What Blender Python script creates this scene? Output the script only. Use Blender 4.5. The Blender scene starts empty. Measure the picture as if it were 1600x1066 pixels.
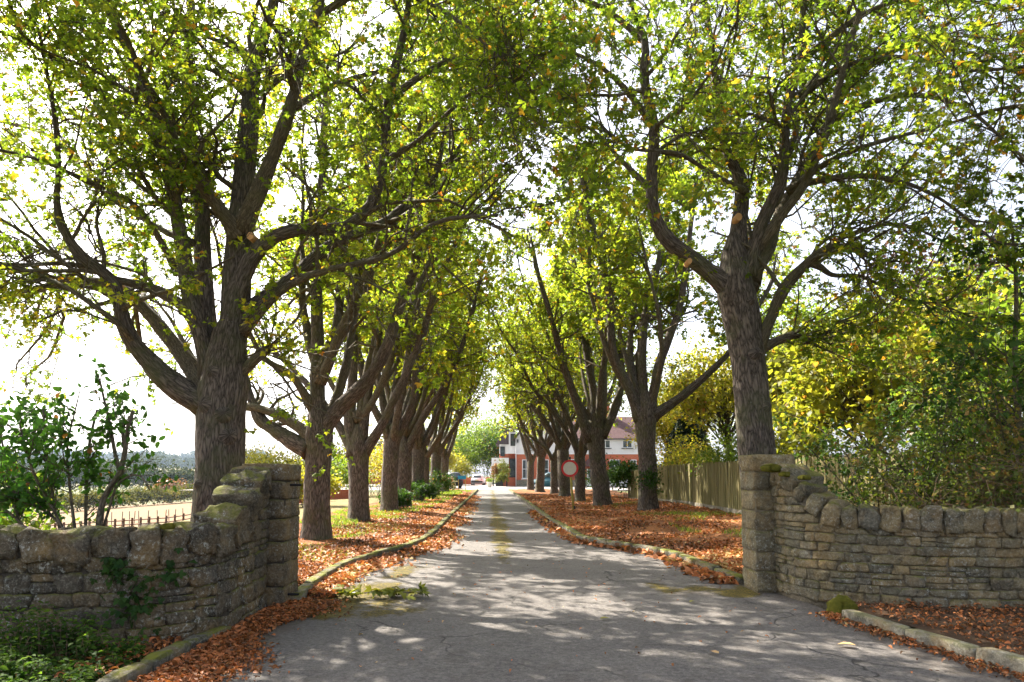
import bpy, bmesh, math, random
import numpy as np
from mathutils import Vector, Matrix

# ------------------------------------------------------------------ camera, sky, sun, exposure
scene = bpy.context.scene
COL = scene.collection
FPX, CX, PY0, PITCH, EYE = 1066.67, 800.0, 656.0, math.radians(4.5), 1.7
cam_data = bpy.data.cameras.new('camera')
cam_data.sensor_width = 36.0
cam_data.lens = 24.0
cam_data.shift_y = (PY0 - 533.0) / 1600.0
cam_data.clip_start = 0.05
cam_data.clip_end = 9000
cam = bpy.data.objects.new('camera', cam_data)
COL.objects.link(cam)
cam.location = (0, 0, EYE)
cam.rotation_euler = (math.pi / 2 + PITCH, 0, 0)
scene.camera = cam

SUN_AZ = math.radians(-46)      # measured from +Y (view direction), negative = towards the field side
SUN_EL = math.radians(43)
world = bpy.data.worlds.new('World')
scene.world = world
world.use_nodes = True
wn = world.node_tree
wn.nodes.clear()
sky = wn.nodes.new('ShaderNodeTexSky')
sky.sky_type = 'NISHITA'
sky.sun_disc = False
sky.sun_elevation = SUN_EL
sky.sun_rotation = SUN_AZ
sky.air_density = 0.75
sky.dust_density = 4.0
sky.ozone_density = 0.6
bgn = wn.nodes.new('ShaderNodeBackground')
bgn.inputs['Strength'].default_value = 0.10
won = wn.nodes.new('ShaderNodeOutputWorld')
hsv = wn.nodes.new('ShaderNodeHueSaturation')      # thin white summer haze over the whole sky
hsv.inputs['Saturation'].default_value = 0.5
hsv.inputs['Value'].default_value = 1.12
wn.links.new(sky.outputs[0], hsv.inputs['Color'])
wn.links.new(hsv.outputs[0], bgn.inputs[0])
wn.links.new(bgn.outputs[0], won.inputs[0])
sun_data = bpy.data.lights.new('sun', 'SUN')
sun_data.energy = 5.0
sun_data.angle = math.radians(0.53)
sun_data.color = (1.0, 0.93, 0.82)
sun = bpy.data.objects.new('sun', sun_data)
COL.objects.link(sun)
sdir = Vector((math.sin(SUN_AZ) * math.cos(SUN_EL), math.cos(SUN_AZ) * math.cos(SUN_EL), math.sin(SUN_EL)))
sun.rotation_euler = sdir.to_track_quat('Z', 'Y').to_euler()
sun.location = (-40, 10, 40)
vs = scene.view_settings
vs.view_transform = 'Standard'
vs.look = 'None'
vs.exposure = 2.15
vs.gamma = 1.0
vs.use_curve_mapping = False
cy = scene.cycles
cy.max_bounces = 8
cy.diffuse_bounces = 4
cy.glossy_bounces = 2
cy.transmission_bounces = 5
cy.transparent_max_bounces = 6
cy.volume_bounces = 0
cy.caustics_reflective = False
cy.caustics_refractive = False
cy.sample_clamp_indirect = 6.0
cy.use_denoising = True
cy.use_adaptive_sampling = True
cy.adaptive_threshold = 0.015
scene.render.use_persistent_data = False

rng = np.random.default_rng(7)
random.seed(7)

# ------------------------------------------------------------------ pixel helpers (photo pixels 1600x1066 -> world)
_cp, _sp = math.cos(PITCH), math.sin(PITCH)
def ray(px, py):
    x = (px - CX) / FPX
    y = (PY0 - py) / FPX
    return np.array([x, _cp - y * _sp, _sp + y * _cp])
def G(px, py, z=0.0):
    d = ray(px, py)
    t = (z - EYE) / d[2]
    return np.array([d[0] * t, d[1] * t, z])
def P(px, py, Y):
    d = ray(px, py)
    t = Y / d[1]
    return np.array([d[0] * t, Y, EYE + d[2] * t])
def wid(w, Y):
    return 0.5 * w * Y / FPX

def sstep(a, b, x):
    t = np.clip((np.asarray(x, float) - a) / (b - a), 0, 1)
    return t * t * (3 - 2 * t)

# cheap tileless value noise in numpy
_perm = np.random.default_rng(3).random(4096)
def vnoise(p, seed=0):
    p = np.asarray(p, float)
    i = np.floor(p).astype(np.int64)
    f = p - i
    f = f * f * (3 - 2 * f)
    out = 0
    for dx in (0, 1):
        for dy in (0, 1):
            for dz in (0, 1):
                h = ((i[..., 0] + dx) * 73856093 ^ (i[..., 1] + dy) * 19349663 ^ (i[..., 2] + dz) * 83492791 ^ seed * 2654435) % 4096
                w = (f[..., 0] if dx else 1 - f[..., 0]) * (f[..., 1] if dy else 1 - f[..., 1]) * (f[..., 2] if dz else 1 - f[..., 2])
                out = out + w * _perm[h]
    return out * 2 - 1

# ------------------------------------------------------------------ materials
MATS = {}
def new_mat(name):
    m = bpy.data.materials.new(name)
    m.use_nodes = True
    nt = m.node_tree
    nt.nodes.clear()
    MATS[name] = m
    return m, nt
def N(nt, typ, **kw):
    n = nt.nodes.new(typ)
    for k, v in kw.items():
        if k.startswith('_'):
            setattr(n, k[1:], v)
        else:
            n.inputs[k.replace('__', ' ')].default_value = v
    return n
def L(nt, a, b):
    nt.links.new(a, b)
def ramp(nt, fac, stops, interp='LINEAR'):
    r = nt.nodes.new('ShaderNodeValToRGB')
    r.color_ramp.interpolation = interp
    el = r.color_ramp.elements
    while len(el) < len(stops):
        el.new(0.5)
    for e, (p, c) in zip(el, stops):
        e.position = p
        e.color = (c[0], c[1], c[2], 1)
    if fac is not None:
        L(nt, fac, r.inputs[0])
    return r.outputs[0]
def framp(nt, fac, a, b):
    r = nt.nodes.new('ShaderNodeMapRange')
    r.inputs['From Min'].default_value = a
    r.inputs['From Max'].default_value = b
    L(nt, fac, r.inputs['Value'])
    return r.outputs[0]
def mix(nt, fac, a, b):
    n = nt.nodes.new('ShaderNodeMix')
    n.data_type = 'RGBA'
    for s, v in ((n.inputs[0], fac), (n.inputs[6], a), (n.inputs[7], b)):
        if isinstance(v, (int, float)):
            s.default_value = v
        elif isinstance(v, tuple):
            s.default_value = (v[0], v[1], v[2], 1)
        else:
            L(nt, v, s)
    return n.outputs[2]
def math_(nt, op, a, b=None):
    n = nt.nodes.new('ShaderNodeMath')
    n.operation = op
    for s, v in ((n.inputs[0], a), (n.inputs[1], b)):
        if v is None: continue
        if isinstance(v, (int, float)): s.default_value = v
        else: L(nt, v, s)
    return n.outputs[0]
def noise(nt, vec, scale, detail=4.0, rough=0.6, dist=0.0):
    n = nt.nodes.new('ShaderNodeTexNoise')
    n.inputs['Scale'].default_value = scale
    n.inputs['Detail'].default_value = detail
    n.inputs['Roughness'].default_value = rough
    n.inputs['Distortion'].default_value = dist
    if vec is not None: L(nt, vec, n.inputs['Vector'])
    return n.outputs[0]
def bump(nt, h, strength, dist):
    n = nt.nodes.new('ShaderNodeBump')
    n.inputs['Strength'].default_value = strength
    n.inputs['Distance'].default_value = dist
    L(nt, h, n.inputs['Height'])
    return n.outputs[0]
def pbsdf(nt, color, rough=0.8, normal=None, spec=0.3, metallic=0.0):
    b = nt.nodes.new('ShaderNodeBsdfPrincipled')
    for k, v in (('Base Color', color), ('Roughness', rough), ('Metallic', metallic)):
        if isinstance(v, tuple): b.inputs[k].default_value = (v[0], v[1], v[2], 1)
        elif isinstance(v, (int, float)): b.inputs[k].default_value = v
        else: L(nt, v, b.inputs[k])
    b.inputs['Specular IOR Level'].default_value = spec
    if normal is not None: L(nt, normal, b.inputs['Normal'])
    return b
def out(nt, sh):
    o = nt.nodes.new('ShaderNodeOutputMaterial')
    L(nt, sh, o.inputs['Surface'])
def geo_pos(nt):
    return nt.nodes.new('ShaderNodeNewGeometry').outputs['Position']
def obj_co(nt):
    return nt.nodes.new('ShaderNodeTexCoord').outputs['Object']

def mat_mortar(name, a, b):
    m, nt = new_mat(name)
    pos = geo_pos(nt)
    n1 = noise(nt, pos, 9.0, 8, 0.72); n2 = noise(nt, pos, 45.0, 4, 0.7)
    c = mix(nt, framp(nt, n1, 0.32, 0.68), a, b)
    c = mix(nt, math_(nt, 'MULTIPLY', framp(nt, n2, 0.5, 0.7), 0.4), c, tuple(x * 1.7 for x in b))
    h = math_(nt, 'ADD', n1, math_(nt, 'MULTIPLY', n2, 0.4))
    out(nt, pbsdf(nt, c, 0.95, bump(nt, h, 1.0, 0.06), 0.1).outputs[0])
    return m

def mat_plain(name, color, rough=0.6, spec=0.3, metallic=0.0, var=0.15, scale=6.0):
    m, nt = new_mat(name)
    n = noise(nt, obj_co(nt), scale, 5)
    d = tuple(c * (1 - var) for c in color)
    l = tuple(min(1, c * (1 + var)) for c in color)
    out(nt, pbsdf(nt, ramp(nt, n, [(0.3, d), (0.7, l)]), rough, bump(nt, n, 0.15, 0.01), spec, metallic).outputs[0])
    return m

def mat_leaf(name, stops, trans=0.45, gain=1.5, rough=0.5, spec=0.3, edge=0.0):
    """leaf: per-leaf tint attribute -> colour; reflects and lets light through."""
    m, nt = new_mat(name)
    a = nt.nodes.new('ShaderNodeAttribute')
    a.attribute_name = 'tint'
    col = ramp(nt, a.outputs['Fac'], stops)
    nn = noise(nt, geo_pos(nt), 14.0, 2)
    col = mix(nt, framp(nt, nn, 0.35, 0.75), col, mix(nt, 0.25, col, (0.11, 0.10, 0.02)))
    b = pbsdf(nt, col, rough, None, spec)
    t = nt.nodes.new('ShaderNodeBsdfTranslucent')
    tc = mix(nt, 1.0, col, (gain, gain * 1.0, gain * 0.55))
    tc.node.blend_type = 'MULTIPLY'
    L(nt, tc, t.inputs[0])
    mx = nt.nodes.new('ShaderNodeMixShader')
    mx.inputs[0].default_value = trans
    L(nt, b.outputs[0], mx.inputs[1])
    L(nt, t.outputs[0], mx.inputs[2])
    out(nt, mx.outputs[0])
    return m

def mat_bark(name, dark, light, green=(0.09, 0.10, 0.04), gscale=1.6, gamt=0.55, rs=1.0):
    m, nt = new_mat(name)
    uv = nt.nodes.new('ShaderNodeUVMap').outputs[0]
    mp = nt.nodes.new('ShaderNodeMapping')
    mp.inputs['Scale'].default_value = (1.0, 0.27, 1)
    L(nt, uv, mp.inputs[0])
    v = nt.nodes.new('ShaderNodeTexVoronoi')
    v.feature = 'DISTANCE_TO_EDGE'
    v.inputs['Scale'].default_value = 13.0 * rs
    wob = nt.nodes.new('ShaderNodeTexNoise')
    wob.inputs['Scale'].default_value = 6.0
    wob.inputs['Detail'].default_value = 4
    L(nt, mp.outputs[0], wob.inputs['Vector'])
    va = nt.nodes.new('ShaderNodeVectorMath'); va.operation = 'MULTIPLY_ADD'
    L(nt, wob.outputs['Color'], va.inputs[0])
    va.inputs[1].default_value = (0.30, 0.30, 0.30)
    L(nt, mp.outputs[0], va.inputs[2])
    L(nt, va.outputs[0], v.inputs['Vector'])
    n1 = noise(nt, mp.outputs[0], 30.0 * rs, 6, 0.7)
    h = math_(nt, 'ADD', math_(nt, 'MULTIPLY', framp(nt, v.outputs['Distance'], 0.0, 0.30), 0.45), math_(nt, 'MULTIPLY', n1, 0.75))
    col = ramp(nt, h, [(0.30, dark), (0.58, tuple((a + b) / 2 for a, b in zip(dark, light))), (0.95, light)])
    g = framp(nt, noise(nt, geo_pos(nt), gscale, 5, 0.65), 0.48, 0.66)
    col = mix(nt, math_(nt, 'MULTIPLY', g, gamt), col, green)
    sp = framp(nt, noise(nt, geo_pos(nt), 11.0, 4, 0.7), 0.64, 0.72)
    col = mix(nt, math_(nt, 'MULTIPLY', sp, 0.45), col, (0.24, 0.25, 0.20))
    out(nt, pbsdf(nt, col, 0.9, bump(nt, h, 0.9, 0.03), 0.15).outputs[0])
    return m

def mat_stone(name, cols, lichen=0.5, moss=0.5, bs=1.0):
    m, nt = new_mat(name)
    inf = nt.nodes.new('ShaderNodeObjectInfo')
    pos = geo_pos(nt)
    base = ramp(nt, inf.outputs['Random'], cols)
    n1 = noise(nt, pos, 7.0, 8, 0.68)
    n2 = noise(nt, pos, 38.0, 6, 0.75)
    c = mix(nt, framp(nt, n1, 0.36, 0.62), mix(nt, 0.7, base, (0.035, 0.032, 0.028)), base)
    c = mix(nt, framp(nt, noise(nt, pos, 2.6, 5, 0.6), 0.5, 0.68), c, mix(nt, 0.5, c, (0.30, 0.19, 0.07)))
    c = mix(nt, math_(nt, 'MULTIPLY', framp(nt, n2, 0.50, 0.66), 0.45), c, (0.40, 0.37, 0.29))
    c = mix(nt, math_(nt, 'MULTIPLY', framp(nt, n2, 0.44, 0.34), 0.6), c, (0.028, 0.025, 0.02))
    v = nt.nodes.new('ShaderNodeTexVoronoi'); v.inputs['Scale'].default_value = 13.0
    L(nt, pos, v.inputs['Vector'])
    lm = math_(nt, 'MULTIPLY', framp(nt, noise(nt, pos, 24.0, 6, 0.75), 0.55, 0.61), framp(nt, noise(nt, pos, 2.1, 3), 0.42, 0.58))
    c = mix(nt, math_(nt, 'MULTIPLY', lm, lichen), c, (0.50, 0.51, 0.46))
    # moss settles on the upward faces
    nz = nt.nodes.new('ShaderNodeSeparateXYZ')
    L(nt, nt.nodes.new('ShaderNodeNewGeometry').outputs['Normal'], nz.inputs[0])
    mm = math_(nt, 'MULTIPLY', framp(nt, nz.outputs['Z'], 0.25, 0.75), framp(nt, noise(nt, pos, 4.5, 6, 0.7), 0.44, 0.55))
    c = mix(nt, math_(nt, 'MULTIPLY', mm, moss), c, mix(nt, n2, (0.07, 0.09, 0.012), (0.20, 0.19, 0.03)))
    h = math_(nt, 'ADD', math_(nt, 'MULTIPLY', n1, 1.0), math_(nt, 'MULTIPLY', n2, 0.35))
    out(nt, pbsdf(nt, c, 0.92, bump(nt, h, 1.0, 0.06 * bs), 0.15).outputs[0])
    return m

LEAF_STOPS = [(0.0, (0.035, 0.068, 0.010)), (0.35, (0.080, 0.132, 0.012)), (0.65, (0.150, 0.190, 0.016)),
              (0.86, (0.26, 0.245, 0.022)), (0.95, (0.30, 0.17, 0.018)), (1.0, (0.22, 0.075, 0.012))]
M_LEAF = mat_leaf('chestnut_leaf', LEAF_STOPS, 0.60, 2.5, 0.55, 0.2)
M_LEAF_Y = mat_leaf('yellowing_leaf', [(0, (0.09, 0.12, 0.014)), (0.5, (0.21, 0.21, 0.022)), (0.85, (0.30, 0.25, 0.03)), (1, (0.28, 0.13, 0.025))], 0.5, 2.2)
M_LEAF_D = mat_leaf('dark_leaf', [(0, (0.012, 0.040, 0.010)), (0.6, (0.03, 0.085, 0.014)), (0.9, (0.06, 0.12, 0.02)), (1, (0.20, 0.10, 0.03))], 0.35, 1.5, 0.6, 0.15)
M_LEAF_S = mat_leaf('big_shrub_leaf', [(0, (0.016, 0.06, 0.012)), (0.6, (0.04, 0.125, 0.02)), (0.92, (0.07, 0.17, 0.025)), (1, (0.22, 0.10, 0.03))], 0.5, 2.2, 0.6, 0.15)
M_LEAF_N = mat_leaf('nettle_leaf', [(0, (0.010, 0.030, 0.008)), (0.6, (0.03, 0.080, 0.012)), (1, (0.10, 0.17, 0.022))], 0.45, 2.0, 0.7, 0.1)
M_LEAF_P = mat_leaf('purple_leaf', [(0, (0.03, 0.02, 0.03)), (0.6, (0.08, 0.04, 0.05)), (1, (0.16, 0.07, 0.04))], 0.3, 1.5)
M_LEAF_C = mat_leaf('conifer_leaf', [(0, (0.010, 0.026, 0.014)), (1, (0.03, 0.06, 0.03))], 0.1, 1.0)
M_LEAF_B = mat_leaf('bramble_leaf', [(0, (0.04, 0.075, 0.014)), (0.5, (0.11, 0.145, 0.025)), (0.75, (0.22, 0.18, 0.045)), (1, (0.24, 0.11, 0.045))], 0.45, 2.0)
M_LEAF_G = mat_leaf('fresh_leaf', [(0, (0.045, 0.095, 0.012)), (0.7, (0.12, 0.18, 0.02)), (1, (0.22, 0.24, 0.03))], 0.5, 2.0)
M_LEAF_O = mat_leaf('orange_leaf', [(0, (0.16, 0.07, 0.03)), (1, (0.26, 0.12, 0.04))], 0.3, 1.3)
M_LEAF_F = mat_leaf('far_leaf', [(0, (0.022, 0.04, 0.02)), (1, (0.055, 0.07, 0.03))], 0.2, 1.2, 0.95, 0.03)
M_LEAF_H = mat_leaf('hedgerow_leaf', [(0, (0.05, 0.065, 0.016)), (0.6, (0.11, 0.105, 0.022)), (1, (0.16, 0.11, 0.03))], 0.3, 1.4, 0.95, 0.03)
M_LITTER = mat_leaf('dead_leaf', [(0, (0.08, 0.034, 0.018)), (0.3, (0.26, 0.095, 0.036)), (0.6, (0.48, 0.150, 0.048)), (0.85, (0.60, 0.235, 0.085)), (0.95, (0.58, 0.36, 0.17)), (1, (0.45, 0.36, 0.10))], 0.15, 1.2, 0.6, 0.25)
M_BARK = mat_bark('chestnut_bark', (0.026, 0.021, 0.018), (0.205, 0.168, 0.138))
M_BARK2 = mat_bark('branch_bark', (0.050, 0.042, 0.030), (0.215, 0.180, 0.125), (0.125, 0.125, 0.055), 2.5, 0.6, 1.7)
M_TWIG = mat_plain('twig_bark', (0.085, 0.070, 0.048), 0.9, 0.1)
M_DEADSTEM = mat_plain('dead_stem', (0.20, 0.14, 0.09), 0.9, 0.1)
M_SCAR = mat_plain('cut_wood', (0.52, 0.30, 0.13), 0.8, 0.2)
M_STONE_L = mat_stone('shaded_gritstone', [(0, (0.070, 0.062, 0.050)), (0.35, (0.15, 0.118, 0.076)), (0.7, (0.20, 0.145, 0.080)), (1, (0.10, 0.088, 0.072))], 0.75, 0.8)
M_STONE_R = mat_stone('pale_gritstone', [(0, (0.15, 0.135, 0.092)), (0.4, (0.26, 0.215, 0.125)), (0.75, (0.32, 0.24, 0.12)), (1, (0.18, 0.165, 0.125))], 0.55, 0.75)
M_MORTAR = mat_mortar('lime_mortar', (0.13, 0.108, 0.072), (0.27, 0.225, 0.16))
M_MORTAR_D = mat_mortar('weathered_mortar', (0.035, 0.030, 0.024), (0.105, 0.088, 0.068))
M_KERB = mat_stone('kerb_concrete', [(0, (0.11, 0.10, 0.075)), (1, (0.21, 0.19, 0.14))], 0.3, 1.0, 0.6)
M_KERB2 = mat_stone('clean_concrete', [(0, (0.22, 0.20, 0.155)), (1, (0.29, 0.265, 0.20))], 0.3, 0.4, 0.4)
M_WHITE = mat_plain('white_paint', (0.66, 0.66, 0.65), 0.5, 0.3, 0, 0.04)
M_RENDER = mat_plain('white_render', (0.62, 0.615, 0.61), 0.9, 0.2, 0, 0.05, 2)
M_BLACK = mat_plain('black_paint', (0.025, 0.025, 0.028), 0.5)
M_RED = mat_plain('red_sign_paint', (0.62, 0.035, 0.04), 0.45)
M_SIGNW = mat_plain('sign_white', (0.66, 0.64, 0.56), 0.5, 0.3, 0, 0.08, 12)
M_POST = mat_plain('mossy_post_paint', (0.36, 0.30, 0.07), 0.7)
M_IRON = mat_plain('iron', (0.03, 0.03, 0.032), 0.6, 0.4, 0.6)
M_BLUE = mat_plain('blue_sign_paint', (0.02, 0.25, 0.52), 0.5)
M_TYRE = mat_plain('tyre_rubber', (0.02, 0.02, 0.02), 0.85)
M_RIM = mat_plain('alloy', (0.45, 0.45, 0.46), 0.35, 0.5, 0.8)
M_TAIL = mat_plain('tail_lamp', (0.22, 0.015, 0.015), 0.3)
M_HEAD = mat_plain('head_lamp', (0.7, 0.7, 0.72), 0.15)
M_PLATE = mat_plain('number_plate', (0.50, 0.45, 0.20), 0.5)
M_RAIL = mat_plain('weathered_rail', (0.13, 0.075, 0.045), 0.9)
M_STEEL = mat_plain('rusty_stake', (0.10, 0.07, 0.06), 0.9)
M_TERRA = mat_plain('terracotta', (0.50, 0.24, 0.12), 0.8)

def mat_car(name, c):
    m, nt = new_mat(name)
    b = pbsdf(nt, c, 0.45, None, 0.35)
    b.inputs['Coat Weight'].default_value = 0.1
    out(nt, b.outputs[0]); return m
M_CARW = mat_car('white_car_paint', (0.74, 0.75, 0.78))
M_CARK = mat_car('dark_car_paint', (0.008, 0.009, 0.014))
M_CARB = mat_car('teal_car_paint', (0.02, 0.09, 0.12))
M_CARS = mat_car('silver_car_paint', (0.45, 0.50, 0.52))
def mat_glass():
    m, nt = new_mat('window_glass')
    n = noise(nt, geo_pos(nt), 1.2, 2)
    out(nt, pbsdf(nt, ramp(nt, n, [(0.35, (0.02, 0.03, 0.035)), (0.7, (0.10, 0.12, 0.13))]), 0.08, None, 0.6).outputs[0])
    return m
M_GLASS = mat_glass()

def mat_brickwall():
    m, nt = new_mat('red_brickwork')
    co = obj_co(nt)
    mp = nt.nodes.new('ShaderNodeMapping'); mp.inputs['Rotation'].default_value = (math.pi / 2, 0, 0)
    L(nt, co, mp.inputs[0])
    b = nt.nodes.new('ShaderNodeTexBrick')
    b.inputs['Scale'].default_value = 1.0
    b.inputs['Brick Width'].default_value = 0.23
    b.inputs['Row Height'].default_value = 0.075
    b.inputs['Mortar Size'].default_value = 0.008
    b.inputs['Color1'].default_value = (0.44, 0.075, 0.028, 1)
    b.inputs['Color2'].default_value = (0.54, 0.125, 0.05, 1)
    b.inputs['Mortar'].default_value = (0.34, 0.22, 0.16, 1)
    L(nt, mp.outputs[0], b.inputs['Vector'])
    n = noise(nt, co, 0.8, 5)
    c = mix(nt, framp(nt, n, 0.3, 0.8), b.outputs[0], mix(nt, 0.3, b.outputs[0], (0.2, 0.08, 0.05)))
    out(nt, pbsdf(nt, c, 0.9, None, 0.15).outputs[0])
    return m
M_BRICK = mat_brickwall()
def mat_roof(name, a, b_):
    m, nt = new_mat(name)
    co = obj_co(nt)
    b = nt.nodes.new('ShaderNodeTexBrick')
    b.inputs['Scale'].default_value = 1.0
    b.inputs['Brick Width'].default_value = 0.18; b.inputs['Row Height'].default_value = 0.12
    b.inputs['Mortar Size'].default_value = 0.012
    b.inputs['Color1'].default_value = a + (1,); b.inputs['Color2'].default_value = b_ + (1,)
    b.inputs['Mortar'].default_value = (a[0] * .4, a[1] * .4, a[2] * .4, 1)
    L(nt, co, b.inputs['Vector'])
    out(nt, pbsdf(nt, b.outputs[0], 0.85, None, 0.2).outputs[0]); return m
M_ROOF = mat_roof('tile_roof', (0.085, 0.046, 0.046), (0.13, 0.072, 0.068))
M_ROOFD = mat_roof('dark_tile_roof', (0.06, 0.05, 0.055), (0.09, 0.07, 0.07))

def mat_asphalt():
    m, nt = new_mat('asphalt')
    pos = geo_pos(nt)
    n1 = noise(nt, pos, 70.0, 5, 0.8)
    n2 = noise(nt, pos, 0.9, 5, 0.6)
    v = nt.nodes.new('ShaderNodeTexVoronoi'); v.inputs['Scale'].default_value = 120.0
    L(nt, pos, v.inputs['Vector'])
    c = ramp(nt, n1, [(0.32, (0.045, 0.040, 0.037)), (0.5, (0.142, 0.128, 0.116)), (0.68, (0.31, 0.28, 0.245))])
    c = mix(nt, framp(nt, n2, 0.35, 0.7), mix(nt, 0.35, c, (0.06, 0.055, 0.055)), mix(nt, 0.25, c, (0.24, 0.22, 0.205)))
    n3 = noise(nt, pos, 22.0, 4, 0.75)
    c = mix(nt, framp(nt, n3, 0.38, 0.66), mix(nt, 0.40, c, (0.045, 0.04, 0.037)), mix(nt, 0.28, c, (0.30, 0.275, 0.25)))
    n4 = noise(nt, pos, 4.5, 6, 0.7)
    c = mix(nt, math_(nt, 'MULTIPLY', framp(nt, n4, 0.52, 0.68), 0.45), c, (0.075, 0.060, 0.048))
    # worn-through patches and cracks
    w = nt.nodes.new('ShaderNodeTexNoise'); w.inputs['Scale'].default_value = 2.2; w.inputs['Detail'].default_value = 6
    L(nt, pos, w.inputs['Vector'])
    va = nt.nodes.new('ShaderNodeVectorMath'); va.operation = 'MULTIPLY_ADD'
    va.inputs[1].default_value = (0.5, 0.5, 0.5)
    L(nt, w.outputs['Color'], va.inputs[0]); L(nt, pos, va.inputs[2])
    cr = nt.nodes.new('ShaderNodeTexVoronoi'); cr.feature = 'DISTANCE_TO_EDGE'; cr.inputs['Scale'].default_value = 0.62
    L(nt, va.outputs[0], cr.inputs['Vector'])
    crm = math_(nt, 'MULTIPLY', framp(nt, cr.outputs['Distance'], 0.010, 0.003), framp(nt, noise(nt, pos, 0.5, 3), 0.48, 0.58))
    crm = math_(nt, 'MINIMUM', math_(nt, 'MAXIMUM', crm, 0.0), 1.0)
    c = mix(nt, math_(nt, 'MULTIPLY', crm, 0.75), c, (0.03, 0.028, 0.025))
    a = nt.nodes.new('ShaderNodeAttribute'); a.attribute_name = 'moss'
    mn = noise(nt, pos, 6.0, 10, 0.78)
    mk = framp(nt, math_(nt, 'ADD', math_(nt, 'MULTIPLY', mn, 2.2), a.outputs['Fac']), 1.50, 1.85)
    mc = ramp(nt, noise(nt, pos, 28.0, 5, 0.7), [(0.35, (0.030, 0.026, 0.012)), (0.5, (0.085, 0.068, 0.014)), (0.66, (0.21, 0.145, 0.018))])
    a2 = nt.nodes.new('ShaderNodeAttribute'); a2.attribute_name = 'dirt'
    dk = framp(nt, math_(nt, 'ADD', math_(nt, 'MULTIPLY', mn, 0.8), a2.outputs['Fac']), 0.85, 1.2)
    c = mix(nt, math_(nt, 'MULTIPLY', dk, 0.75), c, mix(nt, n1, (0.06, 0.045, 0.03), (0.13, 0.09, 0.05)))
    c = mix(nt, mk, c, mc)
    h = math_(nt, 'ADD', math_(nt, 'ADD', math_(nt, 'MULTIPLY', n1, 0.6), math_(nt, 'MULTIPLY', n3, 0.7)), math_(nt, 'MULTIPLY', mk, 0.8))
    h = math_(nt, 'SUBTRACT', h, crm)
    out(nt, pbsdf(nt, c, 0.85, bump(nt, h, 0.8, 0.02), 0.2).outputs[0])
    return m
M_ASPH = mat_asphalt()

def mat_ground(name, a, b, c3, s=1.2):
    m, nt = new_mat(name)
    pos = geo_pos(nt)
    n1 = noise(nt, pos, s, 6, 0.65)
    n2 = noise(nt, pos, s * 22, 5, 0.7)
    c = mix(nt, framp(nt, n1, 0.38, 0.62), mix(nt, n2, a, b), mix(nt, n2, b, c3))
    out(nt, pbsdf(nt, c, 0.95, bump(nt, n2, 0.8, 0.05), 0.1).outputs[0])
    return m
M_VERGE = mat_ground('leafy_soil', (0.07, 0.035, 0.018), (0.20, 0.085, 0.035), (0.33, 0.14, 0.055))
M_SOIL = mat_ground('dark_soil', (0.04, 0.03, 0.02), (0.08, 0.055, 0.035), (0.13, 0.07, 0.04))
M_FORE = mat_ground('pale_gravel', (0.22, 0.205, 0.19), (0.29, 0.27, 0.25), (0.34, 0.31, 0.285), 0.6)
M_LAWN = mat_ground('dry_lawn', (0.09, 0.095, 0.03), (0.17, 0.135, 0.06), (0.24, 0.18, 0.09), 0.35)
M_MOSS = mat_ground('moss', (0.05, 0.06, 0.010), (0.14, 0.14, 0.02), (0.24, 0.21, 0.03), 9.0)
M_CLIP = mat_leaf('clipped_leaf', [(0, (0.08, 0.11, 0.015)), (0.6, (0.18, 0.20, 0.02)), (1, (0.30, 0.28, 0.03))], 0.3, 1.4)

def mat_terrain():
    m, nt = new_mat('field_and_pasture')
    pos = geo_pos(nt)
    n1 = noise(nt, pos, 0.02, 4, 0.5)
    n2 = noise(nt, pos, 1.5, 6, 0.7)
    straw = mix(nt, n2, (0.125, 0.082, 0.040), (0.18, 0.118, 0.060))
    grass = mix(nt, n2, (0.07, 0.085, 0.03), (0.13, 0.13, 0.055))
    sx = nt.nodes.new('ShaderNodeSeparateXYZ'); L(nt, pos, sx.inputs[0])
    fm = math_(nt, 'MULTIPLY', framp(nt, sx.outputs['X'], -13.0, -17.0), framp(nt, sx.outputs['Y'], 190.0, 170.0))
    far = framp(nt, noise(nt, pos, 0.004, 2, 0.4), 0.46, 0.5)
    c = mix(nt, fm, mix(nt, far, grass, mix(nt, 0.6, straw, grass)), straw)
    out(nt, pbsdf(nt, c, 0.95, None, 0.1).outputs[0])
    return m
M_TERR = mat_terrain()

def mat_fence():
    m, nt = new_mat('green_stained_board')
    inf = nt.nodes.new('ShaderNodeObjectInfo')
    pos = geo_pos(nt)
    mp = nt.nodes.new('ShaderNodeMapping'); mp.inputs['Scale'].default_value = (9, 9, 0.8)
    L(nt, pos, mp.inputs[0])
    g = noise(nt, mp.outputs[0], 3.0, 5, 0.7)
    c = ramp(nt, inf.outputs['Random'], [(0, (0.15, 0.13, 0.055)), (0.5, (0.21, 0.18, 0.08)), (1, (0.27, 0.22, 0.11))])
    c = mix(nt, framp(nt, g, 0.35, 0.7), mix(nt, 0.5, c, (0.08, 0.085, 0.03)), c)
    out(nt, pbsdf(nt, c, 0.9, bump(nt, g, 0.5, 0.01), 0.15).outputs[0])
    return m
M_FENCE = mat_fence()

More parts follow.
